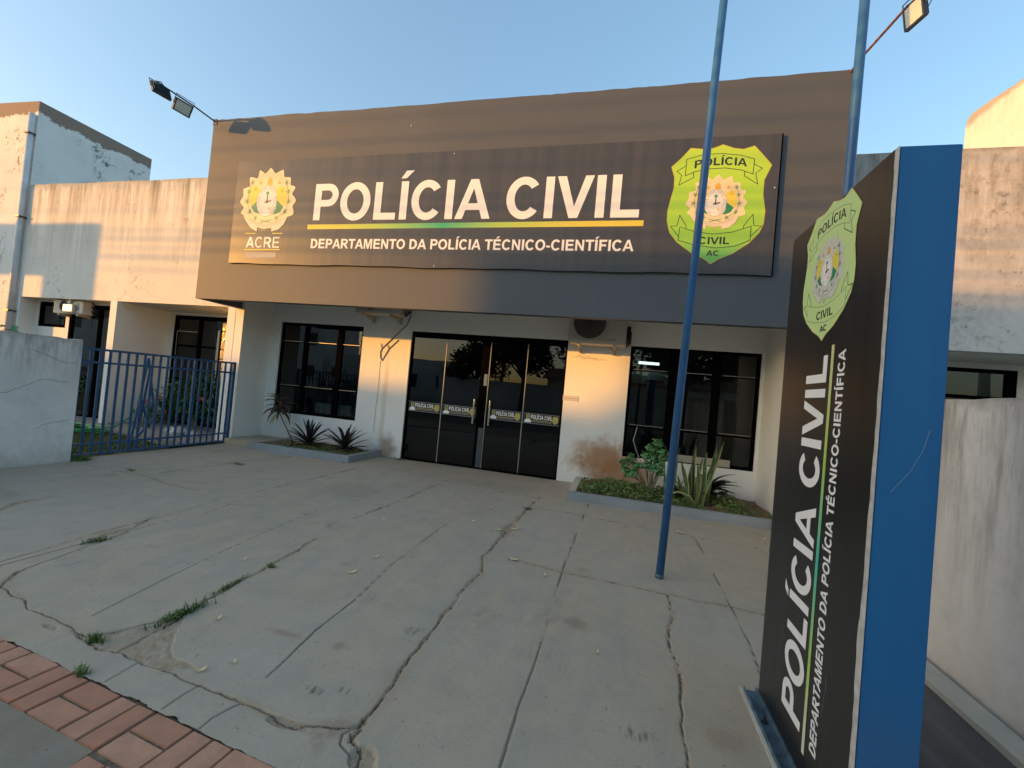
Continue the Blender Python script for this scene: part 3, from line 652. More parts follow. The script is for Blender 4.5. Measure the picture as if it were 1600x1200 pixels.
# fascia: front slab with an uneven hand-plastered top edge, and two returns
tops = [(-6.79, 5.368), (-6.27, 5.361), (-5.35, 5.368), (-4.74, 5.361), (-3.64, 5.352), (-2.69, 5.358), (-1.37, 5.357), (-0.82, 5.356), (-0.24, 5.36), (0.08, 5.358), (0.78, 5.36), (1.45, 5.368), (2.3, 5.373)]
T2 = []
for (a, b) in zip(tops[:-1], tops[1:]):
    for i in range(6):
        t = i / 6; T2.append((a[0] + (b[0] - a[0]) * t, a[1] + (b[1] - a[1]) * t + random.uniform(-.006, .006)))
T2.append(tops[-1])
def botz(x): return 2.415 - .035 * (x + 6.79) / 9.09
mb = MB(); n = len(T2)
F = [(x, YF, z) for x, z in T2] + [(x, YF, botz(x)) for x, z in T2] + [(x, YF + .12, z - .006) for x, z in T2] + [(x, YF + .12, botz(x)) for x, z in T2]
fs = []
for i in range(n - 1):
    fs += [(n + i, n + i + 1, i + 1, i), (2 * n + i, 2 * n + i + 1, 3 * n + i + 1, 3 * n + i), (i, i + 1, 2 * n + i + 1, 2 * n + i), (n + i + 1, n + i, 3 * n + i, 3 * n + i + 1)]
fs += [(0, n, 3 * n, 2 * n), (n - 1, 3 * n - 1, 4 * n - 1, 2 * n - 1)]
mb.add(F, fs).build('fascia', M['fascia'], st)
MB().box(-6.79, -6.67, YF + .12, -.667, 2.415, 5.36).build('fascia_return', M['fascia'], st)
MB().box(2.18, 2.30, YF + .12, -.66, 2.39, 5.36).build('fascia_return', M['fascia'], st)
MB().box(-6.79, 2.30, -.02, .10, 3.02, 5.30).build('fascia_back', M['fascia'], st)
# small screws and nail heads on the fascia
mb = MB()
for (x, z) in ((-3.2, 5.05),): mb.box(x - .008, x + .008, YF - .006, YF, z - .010, z + .012)
mb.build('screw_head', M['white_pl'], st)
# alcove platform on the left
MB().box(-6.62, -5.95, -.80, 0, -.02, .095).build('platform', M['slab'], st, bevel=.008)
# interior shell
inn = simple('interior_paint', (.30, .29, .27), .9); floor_i = simple('interior_floor', (.10, .095, .085), .35)
mb = MB(); mb.box(-6.8, 2.3, 4.4, 4.5, 0, 3.1); mb.box(-6.8, -6.7, .15, 4.4, 0, 3.1); mb.box(2.2, 2.3, .15, 4.4, 0, 3.1)
mb.box(-.72, -.62, .15, 4.4, 0, 3.1); mb.box(-4.25, -4.15, .15, 4.4, 0, 3.1); mb.build('inner_wall', inn, st)
MB().box(-6.7, 2.2, .15, 4.4, -.1, .005).build('inner_floor', floor_i, st)
MB().box(-6.7, 2.2, .15, 4.4, 2.75, 2.8).build('inner_ceiling', inn, st)
MB().box(-6.9, 2.4, .1, 5, 3.1, 3.2).build('roof', M['ceil'], st)
MB().box(-6.9, 2.4, 4.9, 5, 0, 3.1).build('rear_wall', M['wall'], st)

# --- windows
def window(x0, x1, z0, z1, mull, trans, panes_extra=()):
    y0, y1 = .035, .085; fw = .045
    mb = MB()
    mb.box(x0, x0 + fw, y0, y1, z0, z1).box(x1 - fw, x1, y0, y1, z0, z1).box(x0 + fw, x1 - fw, y0, y1, z0, z0 + fw).box(x0 + fw, x1 - fw, y0, y1, z1 - fw, z1)
    w = mb.build('window', M['frame'], st)
    cols_ = []; px = x0 + fw
    for (a, b) in mull:
        MB().box(a, b, y0 - .004, y1 + .004, z0 + fw, z1 - fw).build('mullion', M['frame'], w); cols_.append((px, a)); px = b
    cols_.append((px, x1 - fw))
    for (a, b) in cols_:
        zs = [z0 + fw]
        for (t0, t1) in trans:
            MB().box(a, b, y0 + .004, y1 - .004, t0, t1).build('transom', M['frame'], w)
            MB().box(a + .02, b - .02, y0 - .002, y0 + .004, t1 - .006, t1 + .003).build('transom_lip', M['alu'], w)
            MB().add([(a, .06, zs[-1]), (b, .06, zs[-1]), (b, .06, t0), (a, .06, t0)], [(0, 1, 2, 3)]).build('pane', M['glass_win'], w); zs.append(t1)
        MB().add([(a, .06, zs[-1]), (b, .06, zs[-1]), (b, .06, z1 - fw), (a, .06, z1 - fw)], [(0, 1, 2, 3)]).build('pane', M['glass_win'], w)
    return w
# attach for children of meshes: world vertices, parent has no offset of its own except through the station
_old_attach = attach
def attach(o, parent):
    o.parent = parent
    root = parent
    if parent.type == 'EMPTY': o.matrix_parent_inverse = Matrix.Translation(-Vector(parent.location))
window(-6.405, -4.605, .572, 2.31, ((-5.88, -5.80), (-5.15, -5.04)), ((1.07, 1.105), (1.935, 1.955)))
window(.15, 2.02, .512, 2.25, ((.745, .87), (1.38, 1.49)), ((.98, 1.02), (1.865, 1.89)))
# things seen behind the right window
tube = MB(); tube.tube([(.344, 1.5, 2.135), (.715, 1.5, 2.13)], .025, 8); lt = tube.build('fluorescent_lamp', simple('fluorescent_tube', (.9, .9, .9), .4, emit=(.75, 1, .92), es=1.1))
tag(lt, 'lit white ceiling tube seen through the right window', 'lamp')
pb = empty('wall_cabinet', (.37, 1.6, 1.86), 'pale hanging cabinet with a dark slot seen through the right window', 'cabinet')
MB().box(.20, .90, 1.55, 1.80, 1.75, 2.0).build('case', simple('pale_cabinet', (.6, .72, .70), .5), pb); MB().box(.51, .84, 1.54, 1.5495, 1.76, 1.83).build('slot', M['black'], pb)
blm = simple('grey_blind', (.16, .16, .145), .8)
bd = empty('vertical_blind', (1.75, .35, .6), 'grey vertical blind slats hanging behind the right end of the right window', 'blind')
for k in range(2): MB().box(1.60 + k * .2, 1.79 + k * .2, .24, .25, .55, 1.85 if k else 1.80).build('slat', blm, bd)
shl = simple('cream_shelf_paint', (.42, .38, .30), .8)
sb = MB().box(.70, 1.70, .012, .033, .53, .635).build('ledge_board', shl); tag(sb, 'cream board standing along the bottom of the right window', 'board')
# bench of pale seats behind left window
be = empty('waiting_bench', (-5.2, .6, 0), 'row of pale grey seats standing behind the left window', 'bench')
stm = simple('grey_seat_plastic', (.75, .78, .76), .5)
for k in range(3):
    x0 = -5.60 + k * .44
    MB().box(x0, x0 + .34, .16, .20, .62, .82).build('seat_back', stm, be, bevel=.01); MB().box(x0, x0 + .34, .20, .60, .56, .60).build('seat', stm, be, bevel=.01)
MB().box(-5.62, -4.34, .3, .34, .47, .53).build('beam', M['alu'], be)
for xx in (-5.5, -4.45): MB().box(xx, xx + .04, .28, .36, 0, .47).build('leg', M['alu'], be)

# --- glass entrance
dr = MB(); X0, X1, Z1 = -3.632, -.841, 2.28
dr.box(X0, X0 + .03, .03, .10, 0, Z1).box(X1 - .03, X1, .03, .10, 0, Z1).box(X0 + .03, X1 - .03, .03, .10, Z1 - .1, Z1).box(X0 + .03, X1 - .03, .03, .10, 0, .022)
door = dr.build('entrance_door', M['frame'], st)
MB().box(-2.30, -2.155, .045, .10, .022, Z1 - .1).build('centre_post', M['frame'], door)
sm = simple('door_edge_film', (.06, .075, .085), .35)
MB().box(-2.245, -2.16, .033, .043, .03, .70).build('post_film', sm, door)
MB().box(-2.225, -2.165, .033, .043, 1.42, 1.62).build('lock_plate', simple('lock_plate_metal', (.22, .28, .32), .3, .6), door)
pans = [(-3.602, -2.972), (-2.955, -2.30), (-2.155, -1.512), (-1.495, -.871)]
for (a, b) in pans:
    MB().add([(a, .06, .022), (b, .06, .022), (b, .06, Z1 - .1), (a, .06, Z1 - .1)], [(0, 1, 2, 3)]).build('glass_panel', M['glass_door'], door)
for xx in (-2.9635, -1.5035): MB().box(xx - .007, xx + .007, .05, .068, .022, Z1 - .1).build('panel_edge', M['alu'], door)
MB().box(-2.152, -2.14, .04, .056, .022, Z1 - .1).build('panel_edge', M['alu'], door)
for xx in (-2.345, -2.065):
    h = MB(); h.tube([(xx, -.02, .76), (xx, -.02, 1.18)], .014, 10)
    h.tube([(xx, -.02, .83), (xx, .06, .83)], .009, 8).tube([(xx, -.02, 1.11), (xx, .06, 1.11)], .009, 8)
    h.build('handle', M['steel'], door, smooth=False)
DP = Plane((0, .058, 0), (1, 0, 0), (0, 0, 1))
def shield_loop(): return smooth_loop(ART['shield'], 1)
for i, (a, b) in enumerate(pans):
    a2 = a + .01 if i != 2 else a + .10; b2 = b - .01
    if i == 1: b2 = b - .02
    w = b2 - a2; z0, z1 = .865, 1.035
    stk = flat('safety_sticker', [[(a2, z0), (b2, z0), (b2, z1), (a2, z1)]], DP, M['black_ink'], door, lift=.001)
    ln = MB()
    for zz in (z0, z1 - .006): ln.box(a2, b2, .0545, .056, zz, zz + .006)
    ln.build('sticker_line', M['smudge'], door)
    c0 = a2 + .05 if i != 2 else a2 + .02
    flat('sticker_text', text_loops('POLÍCIA CIVIL', c0 + .078, b2 - .118, .068, .942), DP, M['sticker_white'], door, lift=.0035)
    flat('sticker_rule', [[(c0 + .08, .915), (b2 - .125, .915), (b2 - .125, .924), (c0 + .08, .924)]], DP, M['goldink'], door, lift=.0035)
    flat('sticker_rule', [[(c0 + .08, .895), (b2 - .125, .895), (b2 - .125, .902), (c0 + .08, .902)]], DP, M['smudge'], door, lift=.0035)
    flat('sticker_shield', [shield_loop()], DP, M['goldink'], door, lift=.004, sc=.13, scx=.13, off=(b2 - .065, .95))
    flat('sticker_crest', [arc(c0 + .03, .985, .034, .040, 0, 360, 20)[:-1]], DP, M['goldink'], door, lift=.004)
    flat('sticker_crest', [arc(c0 + .03, .985, .020, .026, 0, 360, 16)[:-1]], DP, M['cgrn'], door, lift=.006)
    flat('sticker_name', [[(c0 - .03, .882), (c0 + .085, .882), (c0 + .075, .925), (c0 + .045, .942), (c0 + .01, .942), (c0 - .02, .925)]], DP, M['sticker_white'], door, lift=.0045)

# ------------------------------------------------------------------ side wings and tall blocks
lw = empty('left_wing', (-9.6, -.6, 0), 'stained cream left wing with deep overhang above dark doors behind the blue gate', 'building')
TL = [(-12.497, 4.83), (-11.8, 4.84), (-11, 4.825), (-10, 4.84), (-9.1, 4.83), (-8.2, 4.845), (-7.4, 4.835), (-6.80, 4.84)]
mb = MB(); n = len(TL)
mb.add([(x, -.667, z) for x, z in TL] + [(x, -.667, 2.435) for x, z in TL] + [(x, -.52, z) for x, z in TL] + [(x, -.52, 2.435) for x, z in TL],
       sum([[(n + i, n + i + 1, i + 1, i), (2 * n + i, 2 * n + i + 1, 3 * n + i + 1, 3 * n + i), (i, i + 1, 2 * n + i + 1, 2 * n + i), (n + i + 1, n + i, 3 * n + i, 3 * n + i + 1)] for i in range(n - 1)], []) + [(0, n, 3 * n, 2 * n), (n - 1, 3 * n - 1, 4 * n - 1, 2 * n - 1)])
mb.build('parapet_wall', M['wing'], lw)
MB().box(-6.97, -6.80, -.665, -.45, 0, 2.435).build('column', M['col'], lw)
MB().box(-6.96, -6.81, -.45, .35, 0, 2.435).build('end_wall', M['col'], lw)
MB().box(-9.84, -9.67, -.665, .38, 0, 2.435).build('partition_wall', M['col'], lw)
MB().box(-12.49, -12.42, -.66, -.30, 0, 2.435).build('partition_wall', M['col'], lw)
MB().box(-12.5, -6.8, -.52, .6, 2.435, 2.52).build('overhang_soffit', M['ceil'], lw)
# back wall of bays with dark glazed doors and window
mb = MB(); mb.box(-9.67, -9.55, .38, .5, 0, 2.435); mb.box(-9.55, -6.96, .38, .5, 2.38, 2.435); mb.box(-7.25, -6.96, .38, .5, 0, 2.38)
mb.box(-12.42, -12.38, -.36, -.28, 0, 2.435); mb.box(-12.38, -11.55, -.36, -.28, 0, 1.86); mb.box(-12.38, -11.55, -.36, -.28, 2.40, 2.435); mb.box(-11.55, -11.45, -.36, -.28, 0, 2.435); mb.box(-11.45, -9.845, -.36, -.28, 2.38, 2.435)
mb.build('bay_wall', M['col'], lw)
def bay(x0, x1, z0, z1, vs, hz=(), dy=0):
    mb = MB().box(x0, x0 + .06, .40 + dy, .46 + dy, z0, z1).box(x1 - .06, x1, .40 + dy, .46 + dy, z0, z1).box(x0 + .06, x1 - .06, .40 + dy, .46 + dy, z0, z0 + .06).box(x0 + .06, x1 - .06, .40 + dy, .46 + dy, z1 - .08, z1)
    f = mb.build('glazed_door', M['frame'], lw)
    for v in vs: MB().box(v - .035, v + .035, .405 + dy, .455 + dy, z0 + .06, z1 - .08).build('stile', M['frame'], f)
    for v in hz: MB().box(x0 + .06, x1 - .06, .41 + dy, .45 + dy, v - .02, v + .02).build('rail', M['frame'], f)
    MB().add([(x0 + .06, .43 + dy, z0 + .06), (x1 - .06, .43 + dy, z0 + .06), (x1 - .06, .43 + dy, z1 - .08), (x0 + .06, .43 + dy, z1 - .08)], [(0, 1, 2, 3)]).build('pane', M['glass_door'], f)
    return f
f = bay(-9.55, -7.25, 0, 2.38, (-8.85, -8.05), (1.0, 1.72))
MB().box(-9.46, -8.9, .395, .40, 2.02, 2.04).build('pale_rail', M['alu'], f); MB().box(-9.46, -9.445, .395, .40, 1.5, 2.02).build('pale_rail', M['alu'], f)
MB().box(-8.34, -8.28, .385, .40, .6, 2.1).build('stile_highlight', M['alu'], f)  # pale strip stands in for the sunlit highlight on the dark stile
bay(-12.38, -11.55, 1.86, 2.40, (), (), -.75); bay(-11.45, -9.845, 0, 2.38, (-10.6,), (1.2,), -.75)
MB().box(-12.4, -6.96, 1.5, 1.6, 0, 2.5).build('inner_wall', inn, lw)
# glass-brick screen catching the sun
gb = empty('glass_brick_screen', (-8.05, .3, 0), 'tall strip of amber glass bricks beside the column left of the entrance box', 'screen')
gbm = simple('glass_brick', (.45, .36, .22), .12, noise=.2, scale=15, bump=.5)
for r_ in range(8):
    for c_ in range(1):
        x0 = -8.14; z0 = .72 + r_ * .195
        MB().box(x0, x0 + .185, .30, .36, z0, z0 + .18).build('glass_brick', gbm, gb, bevel=.012)
MB().box(-8.15, -7.94, .30, .36, 0, .70).build('base_panel', M['frame'], gb)

rw = empty('right_wing', (5, -.6, 0), 'stained cream right wing behind the totem sign with deep overhang', 'building')
TR = [(2.30, 4.81), (2.9, 4.815), (3.6, 4.83), (4.2, 4.835), (5, 4.83), (8, 4.83), (12, 4.83)]
mb = MB(); n = len(TR)
mb.add([(x, -.667, z) for x, z in TR] + [(x, -.667, 2.345) for x, z in TR] + [(x, -.52, z) for x, z in TR] + [(x, -.52, 2.345) for x, z in TR],
       sum([[(n + i, n + i + 1, i + 1, i), (2 * n + i, 2 * n + i + 1, 3 * n + i + 1, 3 * n + i), (i, i + 1, 2 * n + i + 1, 2 * n + i), (n + i + 1, n + i, 3 * n + i, 3 * n + i + 1)] for i in range(n - 1)], []) + [(0, n, 3 * n, 2 * n), (n - 1, 3 * n - 1, 4 * n - 1, 2 * n - 1)])
mb.build('parapet_wall', M['wing_r'], rw)
MB().box(2.30, 12, -.52, .35, 2.345, 2.45).build('overhang_soffit', M['ceil'], rw)
mb = MB(); mb.box(2.30, 3.9, .35, .5, 0, 2.345).box(3.9, 5.28, .35, .5, 0, 1.52).box(3.9, 5.28, .35, .5, 2.27, 2.345).box(5.28, 12, .35, .5, 0, 2.345); mb.build('wall', M['col'], rw)
mb = MB().box(3.9, 3.95, .36, .43, 1.52, 2.27).box(5.18, 5.28, .36, .43, 1.52, 2.27).box(3.95, 5.18, .36, .43, 1.84, 1.89).box(3.95, 5.18, .36, .43, 2.22, 2.27).box(3.95, 5.18, .36, .43, 1.52, 1.56)
wf = mb.build('window', M['frame'], rw); MB().add([(3.95, .40, 1.56), (5.18, .40, 1.56), (5.18, .40, 2.22), (3.95, .40, 2.22)], [(0, 1, 2, 3)]).build('pane', M['glass_win'], wf)
MB().box(3.5, 6.5, .9, .95, 1, 2.3).build('curtain', simple('olive_curtain', (.20, .20, .13), .9), rw)

tb = empty('tall_block', (-13.5, 1, 0), 'tall weathered block rising behind the left wing with brown stained parapet', 'building')
rp = [(-18, 6.66), (-14.6, 6.67), (-13.8, 6.70), (-13.2, 6.68), (-12.50, 6.655)]
mb = MB(); n = len(rp)
mb.add([(x, -.667, z) for x, z in rp] + [(x, -.667, 0) for x, z in rp] + [(x, 1.62, z) for x, z in rp] + [(x, 1.62, 0) for x, z in rp],
       sum([[(n + i, n + i + 1, i + 1, i), (2 * n + i, 2 * n + i + 1, 3 * n + i + 1, 3 * n + i), (i, i + 1, 2 * n + i + 1, 2 * n + i)] for i in range(n - 1)], []) + [(n - 1, 2 * n - 1, 4 * n - 1, 3 * n - 1)])
mb.build('wall', M['tall'], tb)
tr = empty('tall_block', (6, 3, 0), 'tall sunlit cream block with rounded corner rising behind the right wing', 'building')
mb = MB(); pr = [(2.035, 6.3), (2.035, 6.66), (2.01, 6.79), (1.96, 6.84), (1.88, 6.862), (1.5, 6.83), (1.14, 6.775), (.9, 6.755), (-.3, 6.74)]; base = []
prof = [(-.3, 3.0), (2.035, 3.0)] + pr; n = len(prof)
mb.add([(5.52, y, z) for y, z in prof] + [(12, y, z) for y, z in prof], [tuple(range(n)), tuple(range(2 * n - 1, n - 1, -1))] + [(i, n + i, n + (i + 1) % n, (i + 1) % n) for i in range(n)])
M['tall_r'] = plaster('sunlit_block_paint', (.75, .72, .66), 6.74, top_dirt=.45, run=.5, low_dirt=0, mottled=.04, streak=(3, 3, .4), grime=.25)
mb.build('wall', M['tall_r'], tr)

# drain pipe
dp = MB(); dp.tube([(-12.56, -.73, .3), (-12.56, -.73, 6.35)], .055, 12)
d_ = dp.build('drain_pipe', simple('white_pvc', (.55, .56, .56), .45, noise=.12, scale=5), None, smooth=True); tag(d_, 'white downpipe running down the corner between tall block and left wing', 'pipe')
for z in (2.1, 4.1, 5.9): MB().box(-12.63, -12.49, -.80, -.668, z, z + .03).build('clamp', M['darkmetal'], d_)
# conduit on fascia? small plaque by the door
pq = empty('wall_plaque', (-.73, 0, 1.34), 'small faded white plaque on the pillar right of the entrance', 'plaque')
MB().box(-.85, -.60, -.008, 0, 1.30, 1.385).build('plate', simple('faded_plate', (.62, .60, .56), .7), pq); MB().box(-.82, -.63, -.0095, -.008, 1.335, 1.345).build('faded_line', M['smudge'], pq)

# ------------------------------------------------------------------ boundary walls
def ragged_wall(name, x0, x1, y0, y1, ztop, mat, label, seed):
    rs = random.Random(seed); n = 40; mb = MB(); ys = [y0 + (y1 - y0) * i / n for i in range(n + 1)]
    a = [(x0, y, ztop(y) + rs.uniform(-.006, .006)) for y in ys]; b = [(x1, y, z) for (_, y, z) in a]
    lo = [(x0, y, -.2) for y in ys]; lb = [(x1, y, -.2) for y in ys]; N = n + 1
    mb.add(a + b + lo + lb, sum([[(i, i + 1, N + i + 1, N + i), (2 * N + i, i, i + 1, 2 * N + i + 1)[::-1], (N + i, N + i + 1, 3 * N + i + 1, 3 * N + i)] for i in range(n)], []) + [(0, N, 3 * N, 2 * N), (n, 2 * N + n, 3 * N + n, N + n)])
    o = mb.build(name, mat); bm = bmesh.new(); bm.from_mesh(o.data); bmesh.ops.recalc_face_normals(bm, faces=bm.faces); bm.to_mesh(o.data); bm.free()
    tag(o, label, 'wall'); return o
lwall = ragged_wall('boundary_wall', -6.68, -6.50, -5.60, -3.06, lambda y: 1.515, M['bwall'], 'short grey stained boundary wall left of the blue gate', 3)
# cracks in the render of the left wall: thin chipped grooves
mb = MB()
for pts in ([(-3.12 - .0, .52), (-3.3, .50), (-3.45, .42)], [(-3.10, 1.22), (-3.25, 1.22), (-3.40, 1.30), (-3.6, 1.36)], [(-3.16, .98), (-3.40, 1.02), (-3.6, .90), (-3.8, .82)]):
    pts = [Vector((-6.4985, y, z)) for y, z in pts]; q = []
    for a, b in zip(pts[:-1], pts[1:]):
        for i in range(6): q.append(a.lerp(b, i / 6) + Vector((0, random.uniform(-.006, .006), random.uniform(-.008, .008))))
    mb.tube(q, .0022, 4)
mb.build('render_crack', simple('wall_crack_line', (.25, .25, .24), .9), lwall)
rwall = ragged_wall('boundary_wall', 1.88, 2.04, -6.0, -1.30, lambda y: 1.545, M['bwall_r'], 'long grey stained boundary wall right of the totem sign', 5)
mb = MB()
ys = [-6.1 + i * .15 for i in range(27)]
for a, b in zip(ys[:-1], ys[1:]):
    j0, j1 = random.Random(int(a * 100)).uniform(-.006, .006), random.Random(int(b * 100)).uniform(-.006, .006)
    mb.add([(1.715 + j0, a, -.05), (1.715 + j1, b, -.05), (1.715 + j1, b, .035), (1.715 + j0, a, .035), (1.838, a, .042), (1.838, b, .042), (1.838, a, -.05), (1.838, b, -.05)], [(0, 3, 2, 1), (3, 4, 5, 2), (4, 6, 7, 5)])
kb = mb.build('wall_kerb', M['kerb_pale']); tag(kb, 'pale worn kerb running along the foot of the right boundary wall', 'kerb')
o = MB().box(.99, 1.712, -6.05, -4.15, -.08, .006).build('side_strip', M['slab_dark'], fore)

# ------------------------------------------------------------------ planters
pl = empty('planter_bed', (-5, -.5, 0), 'small kerbed bed of red soil under the left window', 'planter')
MB().box(-5.95, -4.02, -.95, -.86, -.05, .112).build('kerb', M['kerb'], pl, bevel=.006); MB().box(-4.11, -4.02, -.858, -.002, -.05, .112).build('kerb', M['kerb'], pl, bevel=.006)
def soil(name, x0, x1, y0, y1, z, par, seed=0):
    X, Y, F = grid(x0, x1, y0, y1, .04); Z = z + (rnd2(X, Y, 5, 20 + seed) - .5) * .05 + (rnd2(X, Y, 17, 21) - .5) * .02
    mb = MB(); mb.add(list(zip(X, Y, Z)), [tuple(f) for f in F.tolist()]); return mb.build(name, M['soil'], par, smooth=True)
soil('soil', -5.95, -4.11, -.87, -.001, .075, pl)
pr_ = empty('planter_bed', (.8, -.6, 0), 'long kerbed bed of ground cover under the right window', 'planter')
MB().box(-.53, 2.06, -1.25, -1.15, -.05, .112).build('kerb', M['kerb'], pr_, bevel=.006); MB().box(-.53, -.43, -1.148, -.002, -.05, .112).build('kerb', M['kerb_pale'], pr_, bevel=.006)
soil('soil', -.43, 2.06, -1.16, -.001, .085, pr_, 3)
# ------------------------------------------------------------------ main sign
SP = Plane((0, -1.53, 0), (1, 0, 0), (0, 0, 1))
sg = empty('wall_sign', (-2.25, -1.5, 3.8), 'long charcoal POLÍCIA CIVIL sign with crest and lime shield across the fascia', 'sign')
MB().box(-5.9, 1.4, -1.484, -1.4505, 3.1, 4.4).build('mounting_frame', M['frame'], sg)
ns = 60; mb = MB(); xs = [-6.108 + 7.705 * i / ns for i in range(ns + 1)]
wob = [math.sin(i * .9) * .004 + math.sin(i * .37 + 1) * .005 for i in range(ns + 1)]
top = [4.590 + .026 * i / ns for i in range(ns + 1)]; bot = [2.978 - .015 * i / ns + wob[i] for i in range(ns + 1)]
mb.add([(x, -1.53, z) for x, z in zip(xs, top)] + [(x, -1.53, z) for x, z in zip(xs, bot)] + [(x, -1.484, z) for x, z in zip(xs, top)] + [(x, -1.484, z) for x, z in zip(xs, bot)],
       sum([[(ns + 1 + i, ns + 2 + i, i + 1, i), (i, i + 1, 2 * ns + 3 + i, 2 * ns + 2 + i), (ns + 2 + i, ns + 1 + i, 3 * ns + 3 + i, 3 * ns + 4 + i)] for i in range(ns)], []) + [(0, ns + 1, 3 * ns + 3, 2 * ns + 2)[::-1], (ns, 2 * ns + 1, 4 * ns + 3, 3 * ns + 2)])
mb.build('panel', M['panel'], sg)
box('side_trim', 1.5975, 1.612, -1.532, -1.484, 2.955, 4.62, M['frame'], sg)
flat('lettering', text_loops('POLÍCIA CIVIL', -4.63, .072, .548, 3.648), SP, M['text'], sg, lift=.001)
flat('underline', [[(-4.712, 3.512), (.136, 3.540), (.138, 3.612), (-4.712, 3.582)]], SP, M['bar'], sg)
flat('lettering', text_loops('DEPARTAMENTO DA POLÍCIA TÉCNICO-CIENTÍFICA', -4.622, .045, .142, 3.225), SP, M['text'], sg)
ART['out'] = [p for p in ART['out'] if p not in ((.402, -.258), (.387, -.273), (-.304, -.267))]
ART['out'][[i for i, p in enumerate(ART['out']) if p == (-.398, -.243)][0]:0] = []
_i = [i for i, p in enumerate(ART['out']) if p == (-.398, -.243)][0]
ART['out'][_i:_i] = [(.40, -.27), (.31, -.33), (.21, -.38), (0, -.41), (-.2, -.375), (-.32, -.315)]
def star(c, r, n=5): return [(c[0] + (r if i % 2 == 0 else r * .42) * math.sin(math.pi * i / n), c[1] + (r if i % 2 == 0 else r * .42) * math.cos(math.pi * i / n)) for i in range(2 * n)]
def crest(pl, par, off, sc, scx, mats, lift0=.0022, small=False):
    A = ART; kw = dict(sc=sc, off=off, scx=scx, thick=.0002); kq = dict(sc=sc, off=off, scx=scx); g_ = .3 if sc > .5 else .12
    cr = mats['cream']
    body = flat('crest', [smooth_loop(A['out'], 1)], pl, cr, par, lift=lift0, **kw)
    # rays on the sunburst
    rays = []
    for i in range(44):
        a = R(-18 + 216 * i / 43); r0, r1 = .36, (.43 if i % 2 else .455)
        c = (math.cos(a), math.sin(a)); rays.append(stroke([(c[0] * .30, c[1] * .30 + .03), (c[0] * r1, c[1] * r1 * .92 + .03)], .0035, False)[0])
    quads('crest_rays', rays, pl, mats['line'], body, lift0 + g_ * .0018, **kq)
    flat('crest_ribbon', [A['rib']], pl, mats['pink'], body, lift=lift0 + g_ * .0032, **kw)
    quads('ribbon_line', stroke(A['rib'], .004), pl, mats['line'], body, lift0 + g_ * .0048, **kq)
    # small lines of writing on the ribbon, too small to read
    mk = []
    for i in range(26):
        t = i / 25; a = R(205 + 130 * t); mk.append(stroke([(.40 * math.cos(a), -.03 + .40 * math.sin(a)), (.37 * math.cos(a), -.03 + .37 * math.sin(a))], .008, False)[0])
    quads('ribbon_marks', mk, pl, mats['line'], body, lift0 + g_ * .0052, **kq)
    for nm, k, mt in (('yellow_lobe', 'yl', 'cyel'), ('yellow_lobe', 'yr', 'cyel'), ('green_lobe', 'gl', 'cgrn'), ('green_lobe', 'gr', 'cgrn')):
        flat(nm, [A[k]], pl, M[mt], body, lift=lift0 + g_ * .0032, **kw)
    c = A['oval'][0]; rx, ry = .185, .24
    flat('oval', [arc(c[0], c[1], rx, ry, 0, 360, 36)[:-1]], pl, mats['white'], body, lift=lift0 + g_ * .005, **kw)
    q = stroke(arc(c[0], c[1], rx, ry, 0, 360, 36)[:-1], .006) + stroke(arc(c[0], c[1], rx * .72, ry * .76, 0, 360, 30)[:-1], .004)
    for i in range(40):
        a = 2 * math.pi * i / 40
        if i % 7 == 3 or 27 < i < 33: continue
        q.append(stroke([(c[0] + rx * .80 * math.cos(a), c[1] + ry * .83 * math.sin(a)), (c[0] + rx * .92 * math.cos(a), c[1] + ry * .93 * math.sin(a))], .011, False)[0])
    q += stroke([(c[0] - .12, -.075), (c[0] + .13, -.07)], .003, False) + stroke([(c[0] - .11, -.10), (c[0] + .12, -.098)], .003, False) + stroke([(c[0] - .10, -.115), (c[0] + .11, -.12)], .003, False)
    quads('oval_line', q, pl, M['smudge'], body, lift0 + g_ * .0066, **kq)
    flat('palm_trunk', [[(-.015, -.035), (.008, -.035), (.004, .09), (-.012, .09)]], pl, M['cbr'], body, lift=lift0 + g_ * .0068, **kw)
    flat('palm_crown', [star((-.005, .098), .045, 6)], pl, M['cgrn'], body, lift=lift0 + g_ * .0082, **kw)
    flat('river_boat', [A['boat']], pl, M['cbr'], body, lift=lift0 + g_ * .0070, **kw)
    for i, s_ in enumerate(A['star']): flat('star', [star(s_, .036 if i else .028)], pl, M['cor'], body, lift=lift0 + g_ * .0086, **kw)
    flat('cap', [A['cap']], pl, M['cor'], body, lift=lift0 + g_ * .0050, **kw)
    # laurel branches
    gl = []
    for sgn, pts in ((-1, A['br'][:5]), (1, A['br'][5:])):
        for a, b in zip(pts[:-1], pts[1:]): gl += stroke([a, b], .005, False)
        for p in pts:
            for k in range(5):
                an = R(90 + 72 * k + (20 if sgn > 0 else -20)); e = (p[0] + .046 * math.cos(an), p[1] + .046 * math.sin(an)); m_ = ((p[0] + e[0]) / 2, (p[1] + e[1]) / 2); w = .007
                nx, ny = -math.sin(an) * w, math.cos(an) * w; gl.append([p, (m_[0] - nx, m_[1] - ny), e, (m_[0] + nx, m_[1] + ny)])
    gl += stroke(A['cross'][:2], .008, False) + stroke(A['cross'][2:], .008, False)
    quads('laurel', gl, pl, M['cgrn'], body, lift0 + g_ * .0096, **kq)
    quads('pendant', stroke(A['tri'], .008) + stroke([A['tri'][0], A['tri'][2]], .008, False), pl, mats['line'], body, lift0 + g_ * .0012, **kq)
    return body
MM = dict(cream=M['cream'], line=simple('crest_line', (.50, .40, .20), .6), pink=M['pink'], white=M['cwh'])
